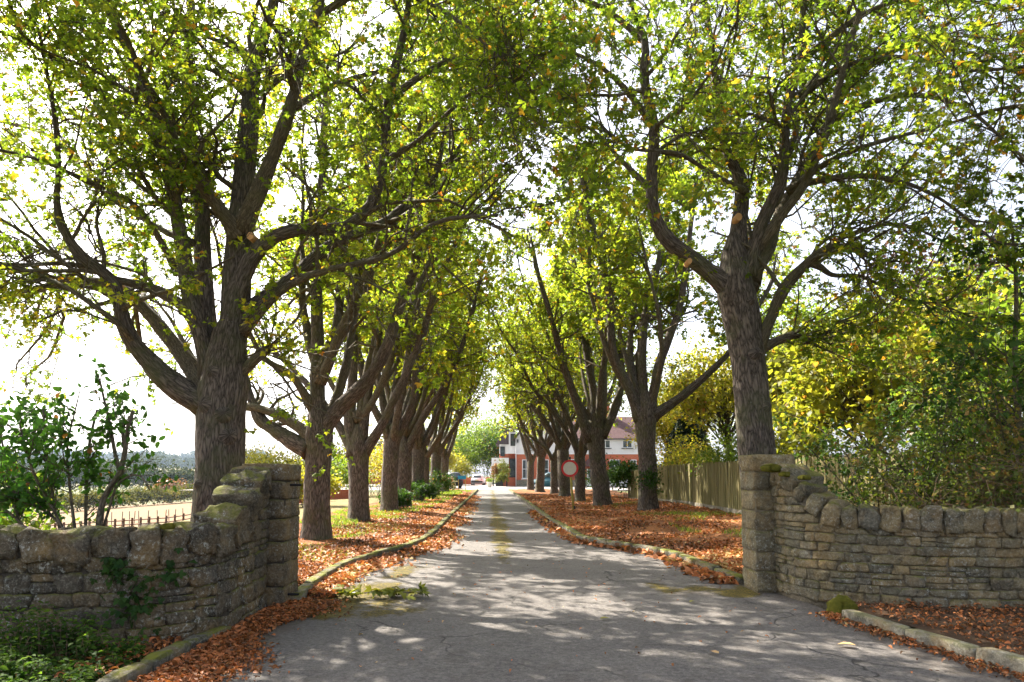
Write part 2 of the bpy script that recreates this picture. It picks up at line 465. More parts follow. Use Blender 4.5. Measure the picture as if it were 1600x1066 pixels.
# ------------------------------------------------------------------ mesh building
def link(o, parent=None):
    COL.objects.link(o)
    if parent is not None:
        o.parent = parent
    return o
def make_mesh(name, V, F4=None, F3=None, smooth=False, tint=None, uv=None, attrs=None):
    """V (n,3); F4 (m,4); F3 (k,3); tint per face; uv per vertex (n,2)."""
    V = np.ascontiguousarray(V, np.float32)
    parts = []
    n4 = 0 if F4 is None else len(F4)
    n3 = 0 if F3 is None else len(F3)
    loops = []
    if n4: loops.append(np.asarray(F4, np.int32).ravel())
    if n3: loops.append(np.asarray(F3, np.int32).ravel())
    lv = np.concatenate(loops)
    ls = np.concatenate([np.arange(n4) * 4, n4 * 4 + np.arange(n3) * 3]).astype(np.int32)
    me = bpy.data.meshes.new(name)
    me.vertices.add(len(V)); me.vertices.foreach_set('co', V.ravel())
    me.loops.add(len(lv)); me.loops.foreach_set('vertex_index', lv)
    me.polygons.add(n4 + n3); me.polygons.foreach_set('loop_start', ls)
    if uv is not None:
        ul = me.uv_layers.new(name='UVMap')
        ul.uv.foreach_set('vector', np.ascontiguousarray(np.asarray(uv, np.float32)[lv]).ravel())
    if tint is not None:
        a = me.attributes.new('tint', 'FLOAT', 'FACE'); a.data.foreach_set('value', np.asarray(tint, np.float32))
    for k, v in (attrs or {}).items():
        a = me.attributes.new(k, 'FLOAT', 'POINT'); a.data.foreach_set('value', np.asarray(v, np.float32))
    me.update(calc_edges=True)
    if smooth:
        me.shade_smooth()
    return me
def obj(name, me, mat=None, parent=None, loc=None):
    o = bpy.data.objects.new(name, me)
    if mat is not None and me is not None and not me.materials:
        me.materials.append(mat)
    link(o, parent)
    if loc is not None: o.location = loc
    return o
def empty(name, loc=(0, 0, 0), rz=0.0):
    o = bpy.data.objects.new(name, None)
    o.empty_display_size = 0.2
    o.location = loc
    o.rotation_euler = (0, 0, rz)
    return link(o)
def tag(o, label, cat, group=None, kind=None):
    o['label'] = label
    o['category'] = cat
    if group: o['group'] = group
    if kind: o['kind'] = kind
    return o

def resample(Pts, n, vals=None):
    Pts = np.asarray(Pts, float)
    d = np.r_[0, np.cumsum(np.linalg.norm(np.diff(Pts, axis=0), axis=1))]
    # smooth through catmull-like dense interpolation
    m = len(Pts)
    if m > 2:
        q = []
        tv = []
        for i in range(m - 1):
            p0 = Pts[max(i - 1, 0)]; p1 = Pts[i]; p2 = Pts[i + 1]; p3 = Pts[min(i + 2, m - 1)]
            for t in np.linspace(0, 1, 8, endpoint=False):
                q.append(0.5 * ((2 * p1) + (-p0 + p2) * t + (2 * p0 - 5 * p1 + 4 * p2 - p3) * t * t + (-p0 + 3 * p1 - 3 * p2 + p3) * t ** 3))
                tv.append(i + t)
        q.append(Pts[-1]); tv.append(m - 1)
        Q = np.array(q); tv = np.array(tv)
    else:
        Q = Pts; tv = np.arange(m, dtype=float)
    d = np.r_[0, np.cumsum(np.linalg.norm(np.diff(Q, axis=0), axis=1))]
    s = np.linspace(0, d[-1], n)
    R = np.stack([np.interp(s, d, Q[:, k]) for k in range(3)], 1)
    if vals is None: return R
    tt = np.interp(s, d, tv)
    return R, np.interp(tt, np.arange(m), vals)

def tubes(Pn, Rn, sides, cap=False, rough=0.0, seed=0):
    """Pn (N,n,3), Rn (N,n) -> V, F4, UV (u in metres round the girth, v along)"""
    Nn, n, _ = Pn.shape
    T = np.empty_like(Pn)
    T[:, 1:-1] = Pn[:, 2:] - Pn[:, :-2]
    T[:, 0] = Pn[:, 1] - Pn[:, 0]
    T[:, -1] = Pn[:, -1] - Pn[:, -2]
    T /= np.linalg.norm(T, axis=2, keepdims=True) + 1e-9
    A = np.zeros((Nn, 3))
    ref = np.where(np.abs(T[:, 0, 2:3]) > 0.8, np.array([[1.0, 0, 0]]), np.array([[0, 0, 1.0]]))
    A = np.cross(T[:, 0], ref); A /= np.linalg.norm(A, axis=1, keepdims=True) + 1e-9
    U = np.empty_like(Pn); W = np.empty_like(Pn)
    for i in range(n):
        A = A - (A * T[:, i]).sum(1, keepdims=True) * T[:, i]
        A /= np.linalg.norm(A, axis=1, keepdims=True) + 1e-9
        U[:, i] = A; W[:, i] = np.cross(T[:, i], A)
    ns = sides + 1
    ang = np.arange(ns) / sides * 2 * np.pi
    c, s = np.cos(ang), np.sin(ang)
    rad = Rn[:, :, None] * np.ones(ns)
    dirv = U[:, :, None, :] * c[None, None, :, None] + W[:, :, None, :] * s[None, None, :, None]
    V = Pn[:, :, None, :] + dirv * rad[..., None]
    if rough > 0:
        pn = V.copy()
        d1 = vnoise(pn * np.array([6.5, 6.5, 0.7]) , seed)
        d2 = vnoise(pn * np.array([16.0, 16.0, 4.0]), seed + 5)
        d3 = vnoise(pn * 2.2, seed + 9)
        rad2 = rad * (1 + rough * (0.95 * d1 + 0.35 * d2 + 0.6 * d3))
        rad2[:, :, -1] = rad2[:, :, 0]
        V = Pn[:, :, None, :] + dirv * rad2[..., None]
    seg = np.r_[0, 0]
    dl = np.concatenate([np.zeros((Nn, 1)), np.cumsum(np.linalg.norm(np.diff(Pn, axis=1), axis=2), axis=1)], 1)
    u = (ang / (2 * np.pi))[None, None, :] * (2 * np.pi * np.maximum(Rn.max(1), 0.02))[:, None, None] * np.ones((Nn, n, 1))
    v = dl[:, :, None] * np.ones(ns)
    off = (np.arange(Nn) * 1.37)[:, None, None]
    UV = np.stack([u + off, v + off * 2.1], -1).reshape(-1, 2)
    base = (np.arange(Nn) * n * ns)[:, None, None]
    i = np.arange(n - 1)[None, :, None] * ns
    j = np.arange(sides)[None, None, :]
    a = base + i + j
    F = np.stack([a, a + 1, a + 1 + ns, a + ns], -1).reshape(-1, 4)
    return V.reshape(-1, 3), F, UV
def tube_obj(name, pts, radii, sides, mat, parent, rough=0.0, n=None, seed=0):
    if n:
        pts, radii = resample(pts, n, radii)
    V, F, UV = tubes(np.asarray(pts, float)[None], np.asarray(radii, float)[None], sides, rough=rough, seed=seed)
    # close the tip
    ns = sides + 1
    tip = len(V) - ns
    V = np.vstack([V, np.asarray(pts[-1])[None]]); UV = np.vstack([UV, UV[-1:]])
    c = len(V) - 1
    V = np.vstack([V, np.asarray(pts[0])[None]]); UV = np.vstack([UV, UV[:1]])
    F3 = np.array([[tip + k, tip + k + 1, c] for k in range(sides)] + [[k + 1, k, c + 1] for k in range(sides)])
    return obj(name, make_mesh(name, V, F, F3, True, uv=UV), mat, parent)
def merge(parts):
    Vs, Fs, Us = [], [], []
    o = 0
    for V, F, U in parts:
        Vs.append(V); Fs.append(F + o); Us.append(U); o += len(V)
    return np.vstack(Vs), np.vstack(Fs), np.vstack(Us)

def nrm(a):
    return a / (np.linalg.norm(a, axis=-1, keepdims=True) + 1e-9)
def spawn(Pn, Rn, k, t0, t1, len0, len1, rf, ang, npts, up, wig, r, rmin=0.004, taper=0.35, rmax=9, lendecay=0.5, lift=0.0):
    Nn, n, _ = Pn.shape
    k = np.broadcast_to(np.asarray(k), (Nn,))
    idx = np.repeat(np.arange(Nn), k)
    m = len(idx)
    t = t0 + (t1 - t0) * r.random(m)
    f = t * (n - 1); i = np.minimum(f.astype(int), n - 2); w = (f - i)[:, None]
    p = Pn[idx, i] * (1 - w) + Pn[idx, i + 1] * w
    tg = nrm(Pn[idx, i + 1] - Pn[idx, i])
    rad = Rn[idx, i] * (1 - w[:, 0]) + Rn[idx, i + 1] * w[:, 0]
    v = r.normal(size=(m, 3)); v -= (v * tg).sum(1, keepdims=True) * tg; v = nrm(v)
    a = ang * (0.7 + 0.6 * r.random((m, 1)))
    d = nrm(np.cos(a) * tg + np.sin(a) * v + np.array([0, 0, lift]))
    ln = (len0 + (len1 - len0) * r.random(m)) * (1 - lendecay * t)
    st = (ln / (npts - 1))[:, None]
    out_ = np.empty((m, npts, 3)); out_[:, 0] = p
    for q in range(1, npts):
        d = nrm(d + r.normal(size=(m, 3)) * wig + np.array([0, 0, up]))
        p = p + d * st
        out_[:, q] = p
    r0 = np.clip(rad * rf, rmin, rmax)
    R2 = r0[:, None] * np.linspace(1, taper, npts)[None, :]
    return out_, R2

def leaf_template(kind):
    """returns verts (k,3) with y along the leaf, and quads"""
    V, F = [], []
    if kind == 'palm5': spec = [(-78, .62), (-40, .9), (0, 1.0), (40, .9), (78, .62)]
    elif kind == 'palm3': spec = [(-58, .78), (0, 1.0), (58, .78)]
    elif kind == 'duo': spec = [(-34, .95), (34, 1.0)]
    elif kind == 'single': spec = [(0, 1.0)]
    wd = {'palm5': .20, 'palm3': .30, 'duo': .36, 'single': .36}[kind]
    for a, l in spec:
        a = math.radians(a)
        ca, sa = math.cos(a), math.sin(a)
        b = len(V)
        pts = [(0, 0, 0), (-wd * l, .58 * l, .02), (0, l, -.22 * l), (wd * l, .58 * l, -.03)]
        for x, y, z in pts:
            V.append((x * ca + y * sa, -x * sa + y * ca, z))
        F.append((b, b + 3, b + 2, b + 1))
    return np.array(V), np.array(F)
LT = {k: leaf_template(k) for k in ('palm5', 'palm3', 'duo', 'single')}
def fold_template():
    # one ovate leaf folded along its midrib, 4 quads
    V = np.array([(0, 0, 0), (0, .5, -.02), (0, 1, -.16), (-.27, .28, .07), (-.25, .66, .04), (.27, .28, .07), (.25, .66, .04)])
    F = np.array([(0, 1, 4, 3), (0, 5, 6, 1)])
    F3 = np.array([(1, 2, 4), (1, 6, 2)])
    return V, np.array([(0, 1, 4, 3), (0, 5, 6, 1), (1, 2, 2, 4)])[:2], F3
def place_leaves(pos, axis, normal, size, kind):
    T, F = LT[kind]
    y = nrm(axis)
    z = normal - (normal * y).sum(1, keepdims=True) * y
    z = nrm(z); x = np.cross(y, z)
    M = np.stack([x, y, z], 1) * size[:, None, None]     # rows = local axes
    V = np.einsum('kj,mji->mki', T, M) + pos[:, None, :]
    m = len(pos); k = len(T)
    FF = F[None] + (np.arange(m) * k)[:, None, None]
    return V.reshape(-1, 3), FF.reshape(-1, 4), len(F)
def place_ovate(pos, axis, normal, size, curl=1.0):
    T, F4, F3 = fold_template()
    T = T * np.array([1, 1, curl])
    y = nrm(axis); z = normal - (normal * y).sum(1, keepdims=True) * y
    z = nrm(z); x = np.cross(y, z)
    M = np.stack([x, y, z], 1) * size[:, None, None]
    V = (np.einsum('kj,mji->mki', T, M) + pos[:, None, :]).reshape(-1, 3)
    o = (np.arange(len(pos)) * 7)[:, None, None]
    return V, (F4[None] + o).reshape(-1, 4), (F3[None] + o).reshape(-1, 3)

def twig_leaves(Tw, per, r, size, kind, tint0=0.45, tvar=0.16, spread=0.06, tmin=.25, orange=0.03, droop=-0.25, clump=None):
    Nn, n, _ = Tw.shape
    idx = np.repeat(np.arange(Nn), per); m = len(idx)
    t = tmin + (1.0 - tmin) * r.random(m) ** 0.6
    f = t * (n - 1); i = np.minimum(f.astype(int), n - 2); w = (f - i)[:, None]
    p = Tw[idx, i] * (1 - w) + Tw[idx, i + 1] * w
    tg = nrm(Tw[idx, i + 1] - Tw[idx, i])
    ax = nrm(tg * .7 + r.normal(size=(m, 3)) * .65 + np.array([0, 0, droop]))
    p = p + ax * spread * r.random((m, 1))
    nm = nrm(np.array([0, 0, 1.0]) + r.normal(size=(m, 3)) * .55)
    sz = size * (0.6 + 0.7 * r.random(m))
    V, F, nf = place_leaves(p, ax, nm, sz, kind)
    cl = vnoise(p * 0.55, 11) * 0.5
    tn = tint0 + cl * tvar * 1.6 + (r.normal(size=Nn) * tvar * .5)[idx] + r.normal(size=m) * tvar * .6
    tn = np.where(r.random(m) < orange, 0.88 + .12 * r.random(m), np.clip(tn, 0, .88))
    return V, F, np.repeat(tn, nf)

# ------------------------------------------------------------------ ground shapes
KL = np.array([(-2.80, 9.1), (-2.96, 11.0), (-2.95, 12.6), (-2.60, 14.2), (-2.22, 16.2), (-2.14, 19.5), (-2.31, 25.2), (-2.62, 38), (-3.13, 58), (-3.45, 70)])
KR = np.array([(3.52, 10.7), (3.32, 12.6), (3.20, 14.0), (2.83, 15.1), (2.14, 16.3), (1.76, 17.5), (1.58, 20.2), (1.26, 25.9), (0.85, 38.6), (0.1, 58), (-0.35, 70)])
def smooth_line(pts, n):
    q = np.c_[np.asarray(pts, float), np.zeros(len(pts))]
    return resample(q, n)[:, :2]
KLs, KRs = smooth_line(KL, 200), smooth_line(KR, 200)
def XL(y): return np.interp(y, KLs[:, 1], KLs[:, 0])
def XR(y): return np.interp(y, KRs[:, 1], KRs[:, 0])
def terrain_z(x, y):
    x = np.asarray(x, float); y = np.asarray(y, float)
    d = np.interp(-x, [0, 10, 12, 31, 79, 160, 400, 900, 1500, 2600], [0, 0, .12, 3.1, 5.2, 10, 12, 12, 0, -20])
    z = -d
    far = np.hypot(x, y)
    ridge = np.interp(far, [0, 250, 600, 1100, 1500, 1800, 3000], [0, 0, 4, 24, 40, 44, 30])
    left = sstep(-0.10, -0.35, x / (y + 1e-3 + 0 * x)) 
    z = z + ridge * np.where(x < 0, np.clip(left, 0, 1), 0.0)
    z = z + 0.26 * sstep(3.2, 7.5, x) * sstep(8, 14, y) * sstep(44, 30, y)
    return z
def grid_mesh(name, xs, ys, zf, smooth=True, attrs=None, mapx=None):
    X, Y = np.meshgrid(xs, ys)
    if mapx is not None: X = mapx(X, Y)
    Z = zf(X, Y)
    V = np.stack([X, Y, Z], -1).reshape(-1, 3)
    nx, ny = len(xs), len(ys)
    a = (np.arange(ny - 1)[:, None] * nx + np.arange(nx - 1)[None]).ravel()
    F = np.stack([a, a + 1, a + 1 + nx, a + nx], 1)
    at = {k: f(X, Y).ravel() for k, f in (attrs or {}).items()}
    return make_mesh(name, V, F, None, smooth, attrs=at)

xs = np.unique(np.r_[np.linspace(-2500, -400, 40), np.linspace(-400, -60, 40), np.linspace(-60, 30, 91), np.linspace(30, 400, 20), np.linspace(400, 800, 5)])
ys = np.unique(np.r_[np.linspace(-60, 0, 8), np.linspace(0, 110, 80), np.linspace(110, 400, 40), np.linspace(400, 2200, 45)])
def tz(x, y):
    near = sstep(-12, -9, x) * (1 - sstep(18, 26, x)) * (1 - sstep(104, 112, y))
    return terrain_z(x, y) - 0.10 * near
o = obj('ground', grid_mesh('ground', xs, ys, tz), M_TERR); o['kind'] = 'structure'
o['label'] = 'straw coloured stubble field and pasture falling away to the valley'

# driveway: fine sheet with moss and dirt attributes
dys = np.unique(np.r_[np.linspace(2.5, 18, 140), np.linspace(18, 71, 120)])
def dl(y): return np.where(y < 9.1, -3.05 - 0.0 * y, XL(y) - .02)
def dr(y): return np.where(y < 10.7, np.where(y < 8.2, 4.45 - .19 * (y - 5.4), 3.92), XR(y) + .02)
def dmap(X, Y): return dl(Y) + X * (dr(Y) - dl(Y))
def drive_z(X, Y):
    return 0.012 * vnoise(np.stack([X * .7, Y * .7, X * 0], -1)) - 0.012
def moss_attr(X, Y):
    X0, Y0 = X, Y
    q3 = np.stack([X * 1.9, Y * 1.5, X * 0], -1); X = X + .38 * vnoise(q3, 51); Y = Y + .55 * vnoise(q3, 52)
    xc = 0.34 - .0335 * Y
    w = .10 + .14 * vnoise(np.stack([Y * .5, Y * 0, Y * 0], -1))
    m = 1.15 * np.exp(-((.75 * X0 + .25 * X - xc) / (w + .13)) ** 2) * sstep(11.5, 15, Y) * (0.8 + .2 * sstep(60, 30, Y))
    b = G(560, 935); m = np.maximum(m, 1.25 * np.exp(-((X - b[0] + .15) / .9) ** 4 - ((Y - b[1]) / 1.5) ** 4))
    b = G(625, 893); m = np.maximum(m, .85 * np.exp(-((X - b[0]) / .55) ** 2 - ((Y - b[1]) / 1.7) ** 2))
    b = G(1120, 922); m = np.maximum(m, 1.25 * np.exp(-((X - b[0]) / .65) ** 4 - ((Y - b[1]) / .65) ** 4))
    b = G(1240, 945); m = np.maximum(m, .62 * np.exp(-((X - b[0]) / .55) ** 2 - ((Y - b[1]) / .35) ** 2))
    m = np.maximum(m, .42 * np.exp(-((X - (XR(Y) - .05)) / .22) ** 2) * sstep(12, 16, Y))
    return m * (.85 + .45 * vnoise(np.stack([X0 * 3.1, Y0 * 2.6, X0 * 0], -1), 53))
def dirt_attr(X, Y):
    m = .75 * np.exp(-((X + 2.75) / .55) ** 2) * (Y < 10)
    m = np.maximum(m, .7 * np.exp(-((X - dl(Y) - .2) / .45) ** 2))
    b = G(1080, 925); m = np.maximum(m, .6 * np.exp(-((X - b[0]) / .9) ** 2 - ((Y - b[1]) / .7) ** 2))
    m = np.maximum(m, .55 * np.exp(-((X - 3.85) / .4) ** 2) * (Y < 10.5))
    return m
o = obj('driveway', grid_mesh('driveway', np.linspace(0, 1, 61), dys, drive_z, attrs={'moss': moss_attr, 'dirt': dirt_attr}, mapx=dmap), M_ASPH)
o['kind'] = 'structure'; o['label'] = 'grey asphalt drive with a mossy centre strip between the kerbs'
o = obj('forecourt', grid_mesh('forecourt', np.linspace(-34, 22, 30), np.linspace(70, 108, 20), lambda x, y: 0.004 + 0 * x), M_FORE)
o['kind'] = 'structure'; o['label'] = 'pale gravel forecourt in front of the house'

def verge_z(x, y):
    base = 0.085 + 0.045 * vnoise(np.stack([x * .9, y * .9, x * 0], -1), 4) + .02 * vnoise(np.stack([x * 4, y * 4, x * 0], -1), 6)
    return base + np.where(x > 0, terrain_z(x, y), np.minimum(terrain_z(x, y), 0))
vy = np.unique(np.r_[np.linspace(9.4, 30, 90), np.linspace(30, 70, 60)])
o = obj('verge', grid_mesh('verge', np.linspace(0, 1, 40), vy, verge_z, mapx=lambda t, y: (XL(y) - .10) * (1 - t) + (-7.6) * t), M_VERGE)
o['kind'] = 'structure'; o['label'] = 'leaf covered verge under the trees on the field side'
o = obj('lawn', grid_mesh('lawn', np.linspace(-16, -7.5, 30), vy, lambda x, y: verge_z(x, y) - .012), M_LAWN)
o['kind'] = 'structure'; o['label'] = 'dry straw coloured grass beyond the tree row'
vy2 = np.unique(np.r_[np.linspace(10.2, 30, 90), np.linspace(30, 70, 60)])
o = obj('verge', grid_mesh('verge', np.linspace(0, 1, 40), vy2, verge_z, mapx=lambda t, y: np.where(y < 10.75, 3.62, XR(np.maximum(y, 10.7)) + .10) * (1 - t) + 9.5 * t), M_VERGE)
o['kind'] = 'structure'; o['label'] = 'leaf covered verge between the drive and the board fence'
o = obj('verge', grid_mesh('verge', np.linspace(-9.0, -3.1, 40), np.linspace(2.5, 9.4, 40), lambda x, y: 0.06 + 0.03 * vnoise(np.stack([x, y, x * 0], -1), 4)), M_SOIL)
o['kind'] = 'structure'; o['label'] = 'dark soil strip at the foot of the shaded wall'
o = obj('verge', grid_mesh('verge', np.linspace(0, 1, 30), np.linspace(2.5, 10.2, 50), lambda x, y: 0.085 + 0.03 * vnoise(np.stack([x, y, x * 0], -1), 4), mapx=lambda t, y: (dr(np.minimum(y, 8.2)) + .12 - .02 * (y > 8.0)) * (1 - t) + 11.0 * t), M_SOIL)
o['kind'] = 'structure'; o['label'] = 'leafy soil strip between the concrete kerb and the pale wall'

# ------------------------------------------------------------------ boxes and stones
def box_verts(sx, sy, sz):
    x, y, z = sx / 2, sy / 2, sz / 2
    return np.array([(-x, -y, -z), (x, -y, -z), (x, y, -z), (-x, y, -z), (-x, -y, z), (x, -y, z), (x, y, z), (-x, y, z)], float)
BOXF = np.array([(0, 3, 2, 1), (4, 5, 6, 7), (0, 1, 5, 4), (1, 2, 6, 5), (2, 3, 7, 6), (3, 0, 4, 7)])
class MB:
    def __init__(s): s.V = []; s.F = []; s.n = 0
    def add(s, V, F):
        s.V.append(np.asarray(V, float)); s.F.append(np.asarray(F) + s.n); s.n += len(V)
    def box(s, c, size, rz=0.0):
        V = box_verts(*size)
        if rz:
            co, si = math.cos(rz), math.sin(rz)
            V = np.c_[V[:, 0] * co - V[:, 1] * si, V[:, 0] * si + V[:, 1] * co, V[:, 2]]
        s.add(V + np.asarray(c, float), BOXF); return s
    def span(s, a, b):
        a = np.asarray(a, float); b = np.asarray(b, float)
        return s.box((a + b) / 2, np.abs(b - a))
    def prism(s, poly, axis, lo, hi):
        """extrude a 2D polygon (list of (u,v)) along axis 'x' or 'y' (v = z)."""
        n = len(poly); V = []
        for q in (lo, hi):
            for u, v in poly:
                V.append((q, u, v) if axis == 'x' else (u, q, v))
        s.V.append(np.array(V, float))
        F = [[i, (i + 1) % n, n + (i + 1) % n, n + i] for i in range(n)]
        b = s.n; s.n += len(V)
        s.F.append(np.array(F) + b)
        s.caps = getattr(s, 'caps', []) + [[b + i for i in range(n)][::-1], [b + n + i for i in range(n)]]
        return s
    def build(s, name, mat, parent=None, bevel=0.0, smooth=False):
        V = np.vstack(s.V); F = [list(map(int, f)) for a in s.F for f in a] + getattr(s, 'caps', [])
        me = bpy.data.meshes.new(name)
        me.from_pydata([tuple(v) for v in V], [], F)
        bm = bmesh.new(); bm.from_mesh(me)
        bmesh.ops.recalc_face_normals(bm, faces=bm.faces)
        if bevel:
            bmesh.ops.bevel(bm, geom=[e for e in bm.edges], offset=bevel, segments=2, affect='EDGES', profile=.6)
        bm.to_mesh(me); bm.free()
        if smooth: me.shade_smooth()
        return obj(name, me, mat, parent)

def lumpy_box(n=4):
    """a cube surface cut n times per edge: unit verts in [-1,1] and quads"""
    idx = {}; V = []; F = []
    def vid(p):
        k = tuple(np.round(p, 5))
        if k not in idx: idx[k] = len(V); V.append(p)
        return idx[k]
    g = np.array([-1, -.90, -.5, 0, .5, .90, 1]) if n == 6 else np.linspace(-1, 1, n + 1)
    for ax in range(3):
        for s in (-1, 1):
            for i in range(n):
                for j in range(n):
                    q = []
                    for (u, v) in ((i, j), (i + 1, j), (i + 1, j + 1), (i, j + 1)):
                        p = [0, 0, 0]; p[ax] = s; p[(ax + 1) % 3] = g[u]; p[(ax + 2) % 3] = g[v]
                        q.append(vid(tuple(p)))
                    F.append(q if s > 0 else q[::-1])
    return np.array(V, float), np.array(F)
LBV, LBF = lumpy_box(6)
def stone_mesh(name, w, h, d, r, rough=0.05, roundness=0.12, top_round=0.0, skew=.07):
    """rough-dressed stone: w along x, d along y, h along z, centred"""
    V = LBV.copy()
    e = np.abs(V)
    # pull the corners in (rounded arrises)
    s = np.sort(e, 1)
    edge = (np.clip(s[:, 1] - .88, 0, 1) / .12) ** 1.0
    V = V * (1 - roundness * edge[:, None] * (0.5 + .8 * s[:, 0:1]))
    S = V * np.array([w / 2, d / 2, h / 2])
    off = r.random(3) * 100
    k = r.normal(size=(3, 4)) * skew
    S[:, 0] += w / 2 * (k[0, 0] * V[:, 2] + k[0, 1] * V[:, 0] * V[:, 2])
    S[:, 2] += h / 2 * (k[1, 0] * V[:, 0] + k[1, 1] * V[:, 0] * V[:, 2])
    chip = np.clip(vnoise(V * 1.7 + off * 1.3, 5) - .15, 0, 1) * np.clip(s[:, 1] - .8, 0, 1)
    S *= 1 - (chip * 2.2 * rough)[:, None]
    if top_round:
        tz_ = np.clip(V[:, 2], 0, 1)
        S[:, 2] -= top_round * h * (np.abs(V[:, 0]) ** 3 * .85 + .35 * V[:, 1] ** 2) * tz_ + h * .10 * tz_ * vnoise(V * 1.3 + off, 7)
        S[:, 0] *= 1 - .10 * tz_
    S += nrm(S) * (vnoise(S * 9 + off, 2) * rough * min(w, h, d) * 1.2 + (1 - 2 * np.abs(vnoise(S * 24 + off, 3))) * rough * .7 * min(w, h, d))[:, None]
    return make_mesh(name, S, LBF, None, True)
def stone_obj(name, w, h, d, loc, rz, parent, mat, r, rough=.05, roundness=.12, top_round=0, tilt=0, skew=.07):
    me = stone_mesh(name, w, h, d, r, rough, roundness, top_round, skew)
    o = obj(name, me, mat, parent, tuple(loc))
    o.rotation_euler = (0, tilt, rz)
    return o

def line_tools(pts, n=400):
    q = smooth_line(pts, n)
    d = np.r_[0, np.cumsum(np.linalg.norm(np.diff(q, axis=0), axis=1))]
    def at(s):
        return np.array([np.interp(s, d, q[:, 0]), np.interp(s, d, q[:, 1])])
    def tan(s):
        a = at(min(s + .08, d[-1])) - at(max(s - .08, 0)); return a / np.linalg.norm(a)
    return at, tan, d[-1]

def stone_wall(pts, side, top, mats, course, stone_w, r, label, ramp_len, cope_w, thick=.40, cope_h=.30, z0=0.0):
    """pts: face line from the gate pillar outwards; side = +1/-1 picks the face normal; top(s) = wall height incl. coping"""
    mat, mortar = mats
    at, tan, Ls = line_tools(pts)
    root = empty('stone_wall', tuple(np.r_[at(0), 0]))
    tag(root, label, 'wall')
    inv = -np.r_[at(0), 0]
    def nor(s):
        t = tan(s); return np.array([t[1], -t[0]]) * side
    # mortar core: a sheet box following the line, 25 mm behind the stone faces
    m = MB(); rows = []
    ss = np.linspace(0, Ls, 90)
    V = []
    for s in ss:
        a = at(s); nn = nor(s); h = top(s) - cope_h * .55
        f = a - nn * .018; b = a - nn * (thick - .03)
        V += [(f[0], f[1], -.1), (f[0], f[1], h), (b[0], b[1], h), (b[0], b[1], -.1)]
    F = []
    for i in range(len(ss) - 1):
        for k in range(3):
            F.append((i * 4 + k, i * 4 + k + 1, i * 4 + 5 + k, i * 4 + 4 + k))
    F += [(0, 3, 2, 1)]
    e = (len(ss) - 1) * 4; F += [(e, e + 1, e + 2, e + 3)]
    V = np.array(V); V += inv
    obj('wall_core', make_mesh('wall_core', V, np.array(F)), mortar, root)
    z = z0
    while True:
        h = course[0] + (course[1] - course[0]) * r.random()
        s = -.05 + .1 * r.random()
        any_ = False
        while s < Ls - .1:
            w = stone_w[0] + (stone_w[1] - stone_w[0]) * r.random() ** 1.4
            sc = s + w / 2
            lim = top(min(max(sc, 0), Ls)) - cope_h * .8
            if z + h * .6 < lim:
                hh = min(h, max(lim - z, .08))
                any_ = True
                a = at(min(max(sc, .05), Ls - .02)); nn = nor(sc); t = tan(sc)
                dd = .22
                c = a - nn * (dd / 2 - .006 + .022 * (r.random() - .3))
                rows_ = [(z, hh)]
                if hh > .12 and r.random() < .22:
                    q_ = .38 + .24 * r.random(); rows_ = [(z, hh * q_), (z + hh * q_, hh * (1 - q_))]
                for z_, h_ in rows_:
                    stone_obj('stone', w - .008, h_ - .007, dd, np.r_[c, z_ + h_ / 2] + inv, math.atan2(t[1], t[0]) + .035 * r.normal(), root, mat, r, .13, .08)
            s += w
        z += h
        if not any_ or z > 2.2: break
    # coping: upright rounded stones set across the wall top
    s = 0.02
    while s < Ls - .05:
        w = cope_w[0] + (cope_w[1] - cope_w[0]) * r.random()
        sc = min(s + w / 2, Ls)
        hh = cope_h * (0.85 + .35 * r.random())
        big = sc < ramp_len
        if big: w *= 1.02
        a = at(sc); nn = nor(sc); t = tan(sc)
        c = a - nn * (thick / 2 - .01)
        slope = (top(min(sc + .1, Ls)) - top(max(sc - .1, 0))) / .2
        stone_obj('coping_stone', w - .01, hh * (.9 if big else 1) + abs(slope) * w * .25, thick + .05, np.r_[c, top(sc) - hh / 2 + .02] + inv, math.atan2(t[1], t[0]) + .06 * r.normal(), root, mat, r, .17, .07, .10 if not big else .04,
                  tilt=-math.atan(slope) * .8 + .05 * r.normal())
        s += w
    return root

def pillar(cx, cy_, w, d, H, heights, mat, mortar, r, label):
    root = empty('gate_pillar', (cx, cy_, 0))
    tag(root, label, 'pillar', 'stone pillars of the gateway')
    MB().box((0, 0, H / 2 - .06), (w - .03, d - .03, H - .06)).build('pillar_core', mortar, root)
    z = 0
    for k, h in enumerate(heights):
        last = k == len(heights) - 1
        g = .02 if last else 0
        if k % 2 == 0 or last:
            stone_obj('stone', w + g, h - .008, d + g, (0, 0, z + h / 2), 0, root, mat, r, .05, .06, skew=.02)
        else:
            f = .42 + .16 * r.random()
            stone_obj('stone', w * f - .004, h - .008, d, (-w / 2 + w * f / 2, 0, z + h / 2), 0, root, mat, r, .05, .06, skew=.02)
            stone_obj('stone', w * (1 - f) - .004, h - .008, d, (w / 2 - w * (1 - f) / 2, 0, z + h / 2), 0, root, mat, r, .05, .06, skew=.02)
        z += h
    return root

rw = np.random.default_rng(21)
def smooth_top(lo, hi, a, b):
    return lambda s: hi + (lo - hi) * float(sstep(a, b, s))
